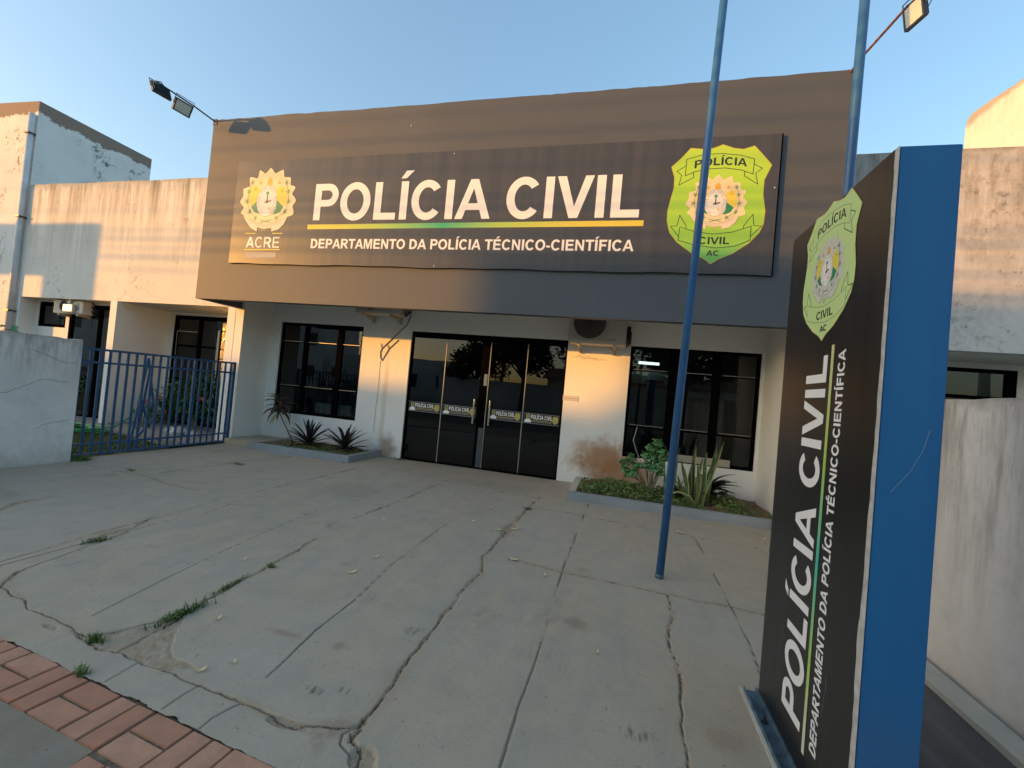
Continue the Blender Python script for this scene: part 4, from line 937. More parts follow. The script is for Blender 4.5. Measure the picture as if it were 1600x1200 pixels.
MM2 = dict(cream=M['cream2'], line=simple('crest_line_grey', (.33, .34, .28), .6), pink=M['cream2'], white=M['cwh'])
crest(SP, sg, (-5.487, 3.979), 1.008, 1.008, MM)
flat('lettering', text_loops('ACRE', -5.805, -5.190, .165, 3.228, G=GN, track=.06), SP, M['text'], sg)
CRX, CRZ, CRH = -5.487, 3.979, 1.008
for a, b in ((0, 1), (2, 3), (4, 5)):
    p, q = ART['lines'][a], ART['lines'][b]
    flat('rule', [[(p[0], p[1] - .008), (q[0], q[1] - .008), (q[0], q[1] + .008), (p[0], p[1] + .008)]], SP, M['cyel'], sg, sc=CRH, off=(CRX, CRZ))
flat('faded_print', [ART['smudge']], SP, M['smudge'], sg, sc=CRH, off=(CRX, CRZ))
def shield(pl, par, off, sc, scx, msh, mats, crest_sc, nm='shield'):
    q_ = 1 if sc > 1 else .45
    b = flat(nm, [ART['shield']], pl, msh, par, lift=.0008 * q_, sc=sc, scx=scx, off=off, thick=.0012 * q_)
    kw = dict(sc=sc, scx=scx, off=off)
    quads('shield_edge', stroke(ART['shield'], .004), pl, simple('shield_edge_print', (.55, .38, .06), .6), b, .0022 * q_, **kw)
    L = []
    for k in ('btl', 'btr', 'bbl', 'bbr'): quads('banner_tail', stroke(ART[k], .0055), pl, M['black_ink'], b, .0022 * q_, **kw)
    for k in ('bt', 'bb'):
        flat('banner', [ART[k]], pl, msh, b, lift=.0026 * q_, thick=.0003, **kw)
        quads('banner_line', stroke(ART[k], .0055), pl, M['black_ink'], b, .0031 * q_, **kw)
    flat('shield_text', text_loops('POLÍCIA', -.200, .202, .066, .327, arch=.022), pl, M['black_ink'], b, lift=.0031 * q_, thick=.0004, **kw)
    flat('shield_text', text_loops('CIVIL', -.122, .114, .060, -.336, arch=-.002), pl, M['black_ink'], b, lift=.0031 * q_, thick=.0004, **kw)
    flat('shield_text', text_loops('AC', -.054, .040, .045, -.433), pl, M['black_ink'], b, lift=.0031 * q_, thick=.0004, **kw)
    return b
shb = shield(SP, sg, (.961, 3.800), 1.437, 1.437, M['shield'], MM, 0)
cb = crest(SP, sg, (.961 - .012 * 1.437, 3.800 + .02 * 1.437), .665, .66, MM, lift0=.0030)
# small fixing studs
mb = MB()
for (x, z) in ((-2.45, 4.56), (1.56, 3.98), (-2.6, 2.99)): mb.box(x - .007, x + .007, -1.540, -1.531, z - .009, z + .009)
mb.build('stud', M['white_pl'], sg)
sg.location = (-2.25 - .018, -1.5 + .042, 3.8 + .02); sg.scale = (1.008, 1, 1.008)

# ------------------------------------------------------------------ totem sign
tt = empty('totem_sign', (.857, -5.05, 0), 'tall blue and black POLÍCIA CIVIL totem standing on the forecourt at the right', 'sign')
MB().box(.778, .938, -5.452, -4.64, .006, 2.212).build('body', M['blue_totem'], tt, bevel=.003)
# thin printed sheet on the left side, its edge slightly wavy and peeling
mb = MB(); zs = [.03 + 2.184 * i / 50 for i in range(51)]; rs = random.Random(4)
e = [-5.430 + rs.uniform(-.0025, .0025) + (.006 if .55 < z < .75 else 0) + (.004 * math.sin(z * 3)) for z in zs]
mb.add([(.7755, y, z) for y, z in zip(e, zs)] + [(.7755, -4.640, z) for z in zs], [(i, i + 1, 52 + i, 51 + i) for i in range(50)])
mb.build('printed_face', M['tpanel'], tt)
mb = MB(); mb.add([(.7768, -5.4535, z) for z in zs] + [(.7768, -5.40, z) for z in zs], [(i, i + 1, 52 + i, 51 + i) for i in range(50)])
mb.add([(.7766, -4.648, z) for z in zs] + [(.7766, -4.6375, z) for z in zs], [(i, i + 1, 52 + i, 51 + i) for i in range(50)]); mb.build('bare_edge', M['peel'], tt)
TP = Plane((.7750, 0, 0), (0, 0, 1), (0, 1, 0))        # text reads upward
TS = Plane((.7750, 0, 0), (0, -1, 0), (0, 0, 1))       # upright shield
flat('lettering', text_loops('POLÍCIA CIVIL', .165, 1.605, .180, -5.092), TP, M['text'], tt, lift=.0004, thick=.0008)
flat('underline', [[(.115, -5.140), (1.64, -5.139), (1.64, -5.120), (.115, -5.119)]], TP, M['tbar'], tt, lift=.0004, thick=.0008)
flat('lettering', text_loops('DEPARTAMENTO DA POLÍCIA TÉCNICO-CIENTÍFICA', .168, 1.613, .050, -5.226), TP, M['text'], tt, lift=.0004, thick=.0008)
shield(TS, tt, (5.036, 1.948), .560, .585, M['tshield'], MM2, 0)
crest(TS, tt, (5.036 - .006, 1.948 + .01), .262, .27, MM2, lift0=.0018)
# scratches
q = []
for (pl_y, pts, x_) in ((0, [(.905, 1.35), (.892, 1.29), (.862, 1.22), (.818, 1.155)], 0),):
    for a, b in zip(pts[:-1], pts[1:]): q.append((a, b))
mb = MB(); mb.tube([(a, -5.4525, z) for a, z in ((.905, 1.35), (.892, 1.29), (.862, 1.22), (.818, 1.155))], .0008, 4)
mb.build('scratch', simple('scratch_grey', (.16, .26, .36), .6), tt)
mb = MB().tube([(.7752, y, z) for y, z in ((-5.255, .47), (-5.262, .43), (-5.250, .40), (-5.249, .35))], .0009, 4); mb.build('scratch', simple('scratch_dark', (.13, .13, .13), .6), tt)
# steel channel foot with its bolt
ft = MB(); ft.box(.715, .776, -5.50, -4.62, .004, .012).box(.715, .720, -5.50, -4.62, .012, .026).box(.768, .7755, -5.50, -4.62, .012, .032)
bf = ft.build('base_channel', M['bluesteel'], tt)
bo = MB().tube([(.742, -4.84, .012), (.742, -4.84, .022)], .012, 6).tube([(.742, -4.84, .022), (.742, -4.84, .040)], .006, 8); bo.build('bolt', M['darkmetal'], bf)
MB().box(.700, .716, -5.50, -4.60, .0, .006).build('mortar_bead', M['kerb_pale'], tt)

# ------------------------------------------------------------------ flagpoles
def flagpole(x, y, lean, r, label):
    e = empty('flagpole', (x, y, 0), label, 'flagpole', 'blue flagpoles on the forecourt')
    MB().tube([(x, y, -.02), (x + lean * 7.5, y, 7.5)], r, 20).build('pole', M['bluepole'], e, smooth=True)
    MB().tube([(x, y, .001), (x, y, .035)], r + .0015, 20).build('worn_foot', M['bluesteel'], e, smooth=True)
    MB().tube([(x + lean * 7.5, y, 7.5), (x + lean * 7.5, y, 7.53), (x + lean * 7.5, y, 7.58)], [r, r * 1.5, r * .3], 12).build('cap', M['bluepole'], e)
flagpole(.440, -3.36, .0267, .031, 'slim blue flagpole standing on open concrete in front of the right window')
flagpole(1.495, -3.36, .0110, .033, 'slim blue flagpole rising behind the totem sign at the fascia corner')

# ------------------------------------------------------------------ floodlights
def lamp(name, c, ang_x, tilt, par, w=.24, h=.19, bracket=True):
    """housing with its glass facing local +n; w runs along y"""
    u = Vector((0, 1, 0)); n_ = Vector((math.cos(tilt) * math.cos(ang_x), math.cos(tilt) * math.sin(ang_x), -math.sin(tilt))).normalized()
    u = Vector((0, 0, 1)).cross(n_).normalized(); v = n_.cross(u).normalized(); c = Vector(c)
    def pt(a, b, d): return tuple(c + u * a + v * b + n_ * d)
    def blk(a0, a1, b0, b1, d0, d1):
        return [pt(a, b, d) for d in (d0, d1) for b in (b0, b1) for a in (a0, a1)], [(0, 2, 3, 1), (4, 5, 7, 6), (0, 1, 5, 4), (2, 6, 7, 3), (0, 4, 6, 2), (1, 3, 7, 5)]
    mb = MB(); t = .016
    mb.add(*blk(-w / 2, w / 2, -h / 2, h / 2, -.03, 0)); mb.add(*blk(-w / 2, -w / 2 + t, -h / 2, h / 2, 0, .012)); mb.add(*blk(w / 2 - t, w / 2, -h / 2, h / 2, 0, .012))
    mb.add(*blk(-w / 2 + t, w / 2 - t, -h / 2, -h / 2 + t, 0, .012)); mb.add(*blk(-w / 2 + t, w / 2 - t, h / 2 - t, h / 2, 0, .012))
    for k in range(9): a = -w * .42 + k * w * .105; mb.add(*blk(a, a + .006, -h * .4, h * .4, -.05, -.03))
    o = mb.build(name, M['darkmetal'], par)
    g = MB(); g.add(*blk(-w / 2 + t, w / 2 - t, -h / 2 + t, h / 2 - t, .0005, .006)); g.build('lamp_glass_or_glint', M['lampglass'], o)
    if bracket:
        b = MB(); b.tube([pt(-w / 2 - .008, 0, -.01), pt(-w / 2 - .008, h / 2 + .05, -.01), pt(w / 2 + .008, h / 2 + .05, -.01), pt(w / 2 + .008, 0, -.01)], .006, 6); b.build('yoke', M['darkmetal'], o)
    return o
fl = empty('floodlight_bracket', (-6.79, -1.45, 5.36), 'dark steel arm with two floodlights at the upper left fascia corner', 'floodlight')
MB().tube([(-6.77, -1.43, 5.34), (-6.85, -1.75, 5.40), (-7.02, -2.22, 5.475)], .012, 8).build('arm', M['darkmetal'], fl)
MB().box(-6.80, -6.72, -1.456, -1.45, 5.28, 5.38).build('fixing_plate', M['darkmetal'], fl)
lamp('lamp_housing', (-6.90, -1.88, 5.29), R(-10), R(25), fl)
lamp('lamp_housing', (-6.985, -2.16, 5.36), R(168), R(30), fl)
MB().tube([(-6.98, -2.12, 5.46), (-7.0, -2.16, 5.50), (-7.01, -2.2, 5.48)], .008, 6).build('cable_loop', M['black'], fl)
fr = empty('floodlight_bracket', (2.3, -1.45, 5.36), 'rusty red arm with one floodlight at the upper right fascia corner', 'floodlight')
MB().tube([(2.27, -1.43, 5.34), (2.30, -1.60, 5.385), (2.395, -2.22, 5.40)], .013, 8).build('arm', M['rust'], fr)
lamp('lamp_housing', (2.43, -2.25, 5.30), R(195), R(10), fr, w=.2, h=.22)
MB().tube([(2.46, -2.2, 5.33), (2.52, -2.2, 5.30), (2.56, -2.18, 5.36), (2.60, -2.2, 5.47), (2.52, -2.16, 5.52), (2.44, -2.18, 5.42)], .005, 6).build('cable_loop', M['cable'], fr)

# ------------------------------------------------------------------ air conditioners
def ac(x0, x1, y0, y1, z0, z1, label, fan_side='l'):
    e = empty('air_conditioner', ((x0 + x1) / 2, y1, z0), label, 'air conditioner')
    MB().box(x0, x1, y0, y1, z0, z1).build('casing', M['white_pl'], e, bevel=.012)
    cx_ = x0 + (x1 - x0) * .36; cz = (z0 + z1) / 2 + .01; r = (z1 - z0) * .40
    MB().box(x0 + .03, x0 + (x1 - x0) * .69, y0 - .004, y0 + .001, z0 + .04, z1 - .03).build('fan_panel', simple('grey_panel', (.46, .43, .39), .5), e)
    ring = MB(); seg = 28
    for k in range(6):
        rr = r * (k + 1) / 6; pts = [(cx_ + rr * math.cos(2 * math.pi * i / seg), y0 - .016, cz + rr * math.sin(2 * math.pi * i / seg)) for i in range(seg + 1)]; ring.tube(pts, .0035, 4, cap=False)
    for k in range(10): a = 2 * math.pi * k / 10; ring.tube([(cx_, y0 - .017, cz), (cx_ + r * math.cos(a), y0 - .017, cz + r * math.sin(a))], .003, 4)
    ring.build('fan_grille', M['grille'], e)
    disc = MB(); disc.add([(cx_ + r * math.cos(2 * math.pi * i / seg), y0 - .0065, cz + r * math.sin(2 * math.pi * i / seg)) for i in range(seg)], [tuple(range(seg))[::-1]]); disc.build('fan_shade_disc', simple('fan_shadow', (.12, .11, .10), .8), e)  # flat dark disc paints the shade of the hollow behind the grille
    q = Plane((0, y0, 0), (1, 0, 0), (0, 0, 1)); q.n = Vector((0, -1, 0))
    lx = x0 + (x1 - x0) * .80
    for k in range(2):
        zc = z1 - .10 - k * .085; mk = MB(); mk.box(lx, lx + .055, y0 - .002, y0 + .001, zc, zc + .055).build('mark', M['black'], e)
        MB().box(lx + .012, lx + .043, y0 - .0035, y0 - .002, zc + .012, zc + .04).build('mark_inner', M['white_pl'], e)
    MB().box(lx - .10, lx + .03, y0 - .003, y0 + .001, z0 + .055, z0 + .085).build('badge', M['smudge'], e)
    for xx in (x0 + .16, x1 - .16):
        b = MB(); b.box(xx - .02, xx + .02, y0 + .0, -.002, z0 - .045, z0 - .005).box(xx - .02, xx + .02, -.04, -.002, z0 - .12, z0 - .045)
        b.add([(xx - .004, y0 + .08, z0 - .045), (xx + .004, y0 + .08, z0 - .045), (xx + .004, -.03, z0 - .11), (xx - .004, -.03, z0 - .11), (xx - .004, y0 + .12, z0 - .045), (xx + .004, y0 + .12, z0 - .045), (xx + .004, -.03, z0 - .08), (xx - .004, -.03, z0 - .08)], [(0, 1, 2, 3), (7, 6, 5, 4), (0, 3, 7, 4), (1, 5, 6, 2)])
        b.build('bracket', simple('cream_bracket', (.50, .44, .34), .6, noise=.2, scale=20), e)
    p = MB()
    for k, dx in enumerate((.02, .045, .07)): p.tube([(x1 + .002, y0 + .15, z0 + .1 + k * .08), (x1 + dx, y0 + .15, z0 + .06 + k * .08), (x1 + dx, y0 + .2, z0 - .0 + .02 * k), (x1 + dx * .8, -.02, z0 + .1 + .05 * k), (x1 + dx * .8, -.01, z0 + .35)], .011, 6)
    p.build('pipe', M['black'], e); return e
ac(-.80, .06, -.40, -.09, 2.20, 2.80, 'white outdoor air conditioner unit on the pillar right of the glass entrance')
ac(-4.55, -3.70, -.40, -.09, 2.50, 3.0 - .06, 'white outdoor air conditioner unit half hidden under the fascia between window and entrance')
aw = ac(-11.60, -10.75, -.56, -.37, 2.15, 2.42, 'cream air conditioner unit high in the left wing bay behind the boundary wall')
wl = empty('glint_stand_in', (-11.2, -.45, 2.2), 'glowing amber block added as a sun glint under the left wing overhang', 'lamp')  # added glowing block stands in for sunlight glinting off the unit
MB().box(-11.24, -10.94, -.62, -.565, 2.17, 2.34).build('glint_backing', M['white_pl'], wl, bevel=.01)
MB().box(-11.20, -10.98, -.632, -.621, 2.195, 2.315).build('lamp_glass_or_glint', simple('glowing_sun_glint', (1, .8, .5), .3, emit=(1, .60, .20), es=1.3), wl, bevel=.005)
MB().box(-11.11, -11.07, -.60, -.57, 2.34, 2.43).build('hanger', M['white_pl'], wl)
# hanging grey cables by the left unit
cb1 = MB(); cb1.tube([(-3.66, -.03, 2.56), (-3.74, -.012, 2.38), (-3.90, -.01, 2.22), (-4.10, -.01, 2.02), (-4.19, -.008, 1.93), (-4.215, -.008, 1.86), (-4.20, -.008, 1.76), (-4.165, -.008, 1.71), (-4.13, -.008, 1.78), (-4.05, -.008, 1.93), (-3.96, -.008, 2.02), (-3.88, -.008, 2.10)], .008, 6)
cb1.tube([(-4.19, -.008, 1.93), (-4.22, -.012, 2.02)], .006, 6).tube([(-4.05, -.008, 1.93), (-4.08, -.012, 2.0)], .006, 6)
tag(cb1.build('hanging_cable', M['greycable']), 'loop of grey cable hanging on the pillar left of the entrance', 'cable')
MB().tube([(-4.20, -.004, 1.70), (-4.19, -.004, 1.3), (-4.20, -.004, .9), (-4.21, -.004, .4)], .003, 4).build('wall_crack', simple('crack_line', (.42, .38, .32), .9), st)
mb = MB()
for (a, b, z) in ((-.72, -.2, 2.02), (-.66, -.36, 2.04)):
    pts = [(a + (b - a) * i / 12, -.0015, z + math.sin(i * 1.3) * .008 - .03 * i / 12) for i in range(13)]; mb.tube(pts, .003, 4)
mb.build('wall_crack', simple('crack_line2', (.30, .22, .14), .9), st)

# ------------------------------------------------------------------ gate, trestle, hose
gt = empty('side_gate', (-6.65, -1.85, 0), 'blue vertical-bar gate between the grey boundary wall and the entrance box', 'gate')
ya, yb = -3.04, -.745
for z0, z1 in ((1.405, 1.435), (1.235, 1.262), (.165, .19), (.028, .052)):
    MB().box(-6.664, -6.636, ya, yb, z0, z1).build('rail', M['bluegate'], gt)
MB().box(-6.672, -6.628, yb, yb + .045, .01, 1.44).build('hinge_post', M['bluegate'], gt)
nb = 21
for i in range(nb):
    y = ya + .06 + (yb - ya - .10) * i / (nb - 1)
    mid = i == 14
    MB().box(-6.665 if mid else -6.657, -6.635 if mid else -6.643, y - (.022 if mid else .0152), y + (.022 if mid else .0152), .03, 1.425).build('bar', M['bluegate'], gt)
ts = empty('trestle', (-6.9, -1.95, 0), 'blue A-shaped metal trestle leaning just behind the gate', 'trestle')
for a, b in (((-6.95, -1.95, 1.37), (-6.85, -2.16, .0)), ((-6.95, -1.95, 1.37), (-6.95, -1.80, 0.62)), ((-6.92, -1.93, 1.20), (-6.86, -2.08, 0)), ((-6.95, -1.99, .72), (-6.95, -1.83, .30)), ((-6.88, -2.12, .08), (-6.95, -1.82, .40))):
    MB().tube([a, b], .017, 6).build('strut', M['bluegate'], ts)
hs = MB()
rs = random.Random(9); pts = []
for i in range(90):
    a = i * .42; rr = .55 + .18 * math.sin(i * .37); pts.append((-9.1 + rr * math.cos(a) * 1.15, -1.55 + rr * math.sin(a) * .55, .03 + .025 * (i / 30) + .02 * math.sin(i)))
pts += [(-8.6, -1.2, .1), (-8.7, -.9, .25), (-8.9, -.7, .38), (-9.0, -.62, .30)]
hs.tube(pts, .014, 6); tag(hs.build('garden_hose', M['hose'], smooth=True), 'coiled bright green hose lying on the grass behind the gate', 'hose')
tp = MB().tube([(-8.98, -.60, 0), (-8.98, -.60, .42), (-8.90, -.60, .46), (-8.80, -.6, .43), (-8.78, -.6, .05)], .014, 8); tag(tp.build('garden_tap', M['steel'], smooth=True), 'bent metal garden tap pipe beside the green hose', 'tap')

# ------------------------------------------------------------------ garden behind the gate
_z = MB(); _z.add([(-40, -5.6, -.012), (-6.68, -5.6, -.012), (-6.68, 6, -.012), (-40, 6, -.012)], [(0, 1, 2, 3)]); _z.build('garden_ground', M['lawn'])['kind'] = 'structure'
_z = MB(); _z.add([(-12.5, -.62, .02), (-6.72, -.72, .02), (-6.72, -1.7, .02), (-8.1, -1.35, .02), (-12.5, -1.0, .02)], [(0, 1, 2, 3, 4)][::-1]); o = _z.build('garden_path', M['path']); o['kind'] = 'structure'
o = MB().box(-12.4, -6.98, -.60, .38, -.05, .035).build('bay_floor', M['path'], lw)
def grass(name, n, area, h=.07, mat='lf_grass', seed=1):
    rs = random.Random(seed); mb = MB()
    for _ in range(n):
        x = rs.uniform(area[0], area[1]); y = rs.uniform(area[2], area[3]); a = rs.uniform(0, 6.28); l = h * rs.uniform(.5, 1.3); w = .006
        dx, dy = math.cos(a), math.sin(a); lean = rs.uniform(.1, .6) * l
        mb.add([(x - dy * w, y + dx * w, -.01), (x + dy * w, y - dx * w, -.01), (x + dx * lean, y + dy * lean, l)], [(0, 1, 2)])
    o = mb.build(name, M[mat]); o['kind'] = 'stuff'; return tag(o, None, 'grass')
g1 = grass('lawn_grass', 14000, (-11, -6.72, -4.2, -1.3), .055); g1['label'] = 'patchy yellow green lawn behind the gate and boundary wall'
# leaf helpers
def blade(mb, base, az, el, length, width, droop=.6, segs=6, fold=.25, twist=0, tipw=.0, wprof=None):
    """a strap leaf: curved midrib, V fold; returns nothing"""
    p = Vector(base); d_el = el; L = []; step = length / segs
    for i in range(segs + 1):
        t = i / segs
        w = width * ((math.sin(math.pi * (.12 + .88 * t) ** .8) if wprof is None else wprof(t)))
        w = max(w, .0008)
        side = Vector((-math.sin(az + twist * t), math.cos(az + twist * t), 0)); dr_ = Vector((math.cos(az) * math.cos(d_el), math.sin(az) * math.cos(d_el), math.sin(d_el)))
        up = side.cross(dr_) * -1
        if up.z < 0: up = -up
        L += [p - side * w / 2 + up * w * fold, p, p + side * w / 2 + up * w * fold]
        p = p + dr_ * step; d_el -= droop / segs
    fs = []
    for i in range(segs):
        a = i * 3; fs += [(a, a + 1, a + 4, a + 3), (a + 1, a + 2, a + 5, a + 4)]
    mb.add(L, fs)
def leaf_obj(name, mat, par, *a, **k):
    mb = MB(); blade(mb, *a, **k); return mb.build(name, mat, par, smooth=True)
def rhoeo(x, y, z, h, label, seed):
    rs = random.Random(seed); e = empty('rosette_plant', (x, y, z), label, 'plant')
    for k in range(28):
        az = k * 2.4 + rs.uniform(-.3, .3); lvl = k / 28; el = R(8 + 72 * lvl + rs.uniform(-6, 6))
        leaf_obj('leaf', M['lf_dark'], e, (x + math.cos(az) * .02, y + math.sin(az) * .02, z + .04 + .10 * lvl), az, el, h * rs.uniform(.95, 1.2) * (.95 - .25 * abs(lvl - .4)), .082 * rs.uniform(.85, 1.1), .35, 6, .3, wprof=lambda t: (1 - t) ** .65 * (0.75 + .5 * t))
    MB().tube([(x, y, z - .05), (x, y, z + .14)], [.03, .022], 8).build('stem', M['stem'], e); return e
rhoeo(-5.12, -.52, .07, .44, 'spiky dark green rosette plant in the middle of the left planter', 1)
rhoeo(-4.42, -.50, .07, .42, 'spiky dark purple-green rosette plant at the right end of the left planter', 2)
def cordyline():
    e = empty('cordyline', (-5.62, -.30, .07), 'leaning cordyline with drooping reddish leaves in front of the left window', 'plant'); rs = random.Random(5)
    MB().tube([(-5.60, -.30, .05), (-5.72, -.31, .24), (-5.87, -.32, .46), (-5.95, -.33, .60)], [.011, .010, .009, .008], 8).build('stem', M['wood'], e, smooth=True)
    for k in range(26):
        t = k / 26; c = Vector((-5.95, -.33, .60)).lerp(Vector((-5.98, -.33, .82)), t); az = k * 2.4; el = R(-10 + 75 * t + rs.uniform(-15, 15))
        leaf_obj('leaf', M['lf_cord'], e, c, az, el, rs.uniform(.26, .40), .062, 1.5, 6, .25)
    MB().tube([(-5.95, -.33, .58), (-5.98, -.33, .84)], [.008, .005], 6).build('stem', M['wood'], e)
    MB().tube([(-5.99, -.33, .80), (-6.02, -.33, .93), (-6.03, -.33, .97)], [.004, .004, .003], 5).build('bare_twig', M['wood'], e)
    for k in range(4):
        leaf_obj('dead_leaf', M['leaf_dry'], e, (-6.02 + .02 * k, -.33, .56), R(150 + 25 * k), R(-35), .26, .035, 1.1, 5, .3)
cordyline()
def snake():
    e = empty('snake_plant', (1.15, -.78, .08), 'upright snake plant with yellow-edged leaves in the right planter', 'plant'); rs = random.Random(8)
    spec = [(-.16, .60, .055, -.10), (-.12, .46, .05, -.06), (-.06, .80, .055, .0), (-.02, .66, .05, .03), (.0, .58, .055, -.03), (.05, .74, .055, .04), (.10, .86, .055, .12), (.13, .90, .05, .15), (.08, .64, .055, .10), (-.14, .38, .045, -.16), (.03, .50, .06, .02), (.12, .58, .05, .06), (-.05, .44, .05, -.06), (.15, .80, .05, .12), (-.09, .55, .05, -.02), (.06, .42, .06, .0)]
    for i, (dx, L, w, lean) in enumerate(spec):
        mb = MB(); segs = 12; y = -.80 + rs.uniform(-.07, .10); x0 = 1.14 + dx * .8; ph = rs.uniform(0, 6); vs = []; edge = []
        yaw = rs.uniform(-.6, .6)
        for s_ in range(segs + 1):
            t = s_ / segs; w_ = w * (.55 + .9 * t if t < .5 else 1.0) * (1 if t < .72 else max(.03, (1 - t) / .28) ** .7)
            cxx = x0 + lean * t ** 1.3 + .015 * math.sin(t * 5 + ph); cz = .06 + L * t; tw = yaw + .5 * math.sin(t * 3 + ph)
            for q_, ed in ((-1, 1), (-.62, 0), (0, 0), (.62, 0), (1, 1)):
                vs.append((cxx + q_ * w_ / 2 * math.cos(tw), y + q_ * w_ / 2 * math.sin(tw) - (abs(q_) ** 2) * .012, cz)); edge.append(ed)
        fs = [(a * 5 + b, a * 5 + b + 1, a * 5 + b + 6, a * 5 + b + 5) for a in range(segs) for b in range(4)]
        mb.add(vs, fs); o = mb.build('leaf', M['snake'], e, smooth=True)
        at = o.data.attributes.new('edge', 'FLOAT', 'POINT'); at.data.foreach_set('value', [float(v) for v in edge])
snake()
def straps():
    e = empty('strap_leaf_plant', (1.30, -.55, .08), 'dark strap-leaved plant spreading behind and right of the snake plant', 'plant'); rs = random.Random(12)
    for k in range(26):
        az = rs.uniform(-3.2, 3.2) if k > 9 else rs.uniform(-.7, .5); el = R(rs.uniform(15, 65))
        leaf_obj('leaf', M['lf_dark'], e, (1.30 + rs.uniform(-.05, .05), -.55 + rs.uniform(-.04, .04), .12 + rs.uniform(0, .15)), az, el, rs.uniform(.34, .50), .062, 1.0, 6, .3)
    e2 = empty('red_leaf_plant', (.96, -.6, .08), 'small maroon-leaved plant left of the snake plant', 'plant'); m_ = leafmat('maroon_leaf', (.06, .012, .02), (.05, .06, .02), .4)
    for k in range(22): leaf_obj('leaf', m_, e2, (.96 + rs.uniform(-.05, .05), -.62 + rs.uniform(-.04, .04), .1), rs.uniform(0, 6.28), R(rs.uniform(20, 75)), rs.uniform(.18, .36), .04, .7, 5, .3)
    e3 = empty('spring_onion_plant', (.80, -.62, .08), 'thin upright tubular green stalks beside the blue flagpole', 'plant')
    for k, (dx, L, ln) in enumerate(((-.06, .55, -.02), (0, .66, .03), (.04, .74, .06), (.07, .58, .02), (-.02, .45, -.06), (.10, .35, .1))):
        MB().tube([(.80 + dx, -.62, .06), (.80 + dx + ln * .4, -.62, .06 + L * .5), (.80 + dx + ln, -.62, .06 + L)], [.010, .009, .003], 6).build('stalk', M['lf_green'], e3, smooth=True)
    MB().tube([(1.10, -1.02, .10), (1.0, -1.04, .24), (.86, -1.05, .27), (.72, -1.06, .21), (.66, -1.06, .14)], [.012, .013, .013, .010, .006], 6).build('bent_stalk', simple('pale_bent_leaf', (.28, .30, .13), .6), e3, smooth=True)
straps()
def round_leaf(mb, c, nrm, r, seg=6):
    n_ = Vector(nrm).normalized(); a = n_.cross(Vector((0, 0, 1)));
    if a.length < .1: a = n_.cross(Vector((1, 0, 0)))
    a.normalize(); b = n_.cross(a); c = Vector(c)
    vs = [c + (a * math.cos(2 * math.pi * k / seg) * r * 1.35 + b * math.sin(2 * math.pi * k / seg) * r * .75) for k in range(seg)]
    mb.add(vs, [tuple(range(seg))])
def money_bush():
    e = empty('leafy_shrub', (.55, -.62, .08), 'bright green shrub with rounded leaves under the left part of the right window', 'shrub'); rs = random.Random(21)
    tips = [(.16, -.74, .52), (.26, -.72, .60), (.34, -.74, .50), (.20, -.74, .40), (.46, -.72, .66), (.52, -.70, .76), (.60, -.74, .84), (.66, -.74, .72), (.56, -.76, .62), (.66, -.74, .58), (.46, -.72, .52), (.30, -.76, .40), (.64, -.78, .46), (.72, -.7, .66), (.56, -.72, .50)]
    for tpt in tips:
        MB().tube([(.56, -.60, .05), (.56 + (tpt[0] - .56) * .35, -.6, .25), tpt], [.012, .008, .004], 6).build('branch', M['stem'], e)
        mb = MB()
        for k in range(46):
            u = Vector((rs.gauss(0, 1), rs.gauss(0, 1), rs.gauss(.2, .9))).normalized(); c = Vector(tpt) + u * rs.uniform(.02, .085)
            round_leaf(mb, c, u + Vector((0, 0, .6)) + Vector((rs.uniform(-.5, .5), rs.uniform(-.5, .5), 0)), rs.uniform(.018, .028))
        mb.build('leaf_cluster', M['lf_green'], e, smooth=True)['kind'] = 'stuff'
    MB().tube([(.42, -.5, .50), (.34, -.5, .66), (.28, -.5, .82), (.32, -.5, 1.02)], .005, 5).build('bare_twig', simple('pale_twig', (.42, .40, .36), .7), e)
money_bush()
def cover(name, area, n, zb, seed, label, dens=None, r=(.009, .021), hh=.09, mat='lf_ground'):
    rs = random.Random(seed); mb = MB(); k = 0
    while k < n:
        x = rs.uniform(area[0], area[1]); y = rs.uniform(area[2], area[3])
        dv = float(rnd2(np.array([x]), np.array([y]), 3.2, seed)[0]) * (dens(x, y) if dens else 1)
        k += 1
        if rs.random() > dv * 1.5: continue
        h = hh * rs.random() ** 1.5 * (.3 + 1.6 * dv)
        round_leaf(mb, (x, y, zb + h), (rs.uniform(-.8, .8), rs.uniform(-1, .4), rs.uniform(.2, 1)), rs.uniform(*r), 5)
    o = mb.build(name, M[mat], None, smooth=False); o['kind'] = 'stuff'; return tag(o, label, 'ground cover')
cover('ground_cover', (-.40, 2.0, -1.14, -.05), 6500, .08, 31, 'low green creeping ground cover filling the right planter', lambda x, y: (.95 if x < 1.75 else .25) * (1.0 if y < -.25 or x > 0 else .7), hh=.10)
cover('ground_cover', (-5.8, -4.15, -.85, -.05), 1500, .075, 33, 'sparse small weeds on the red soil of the left planter', None, hh=.04)

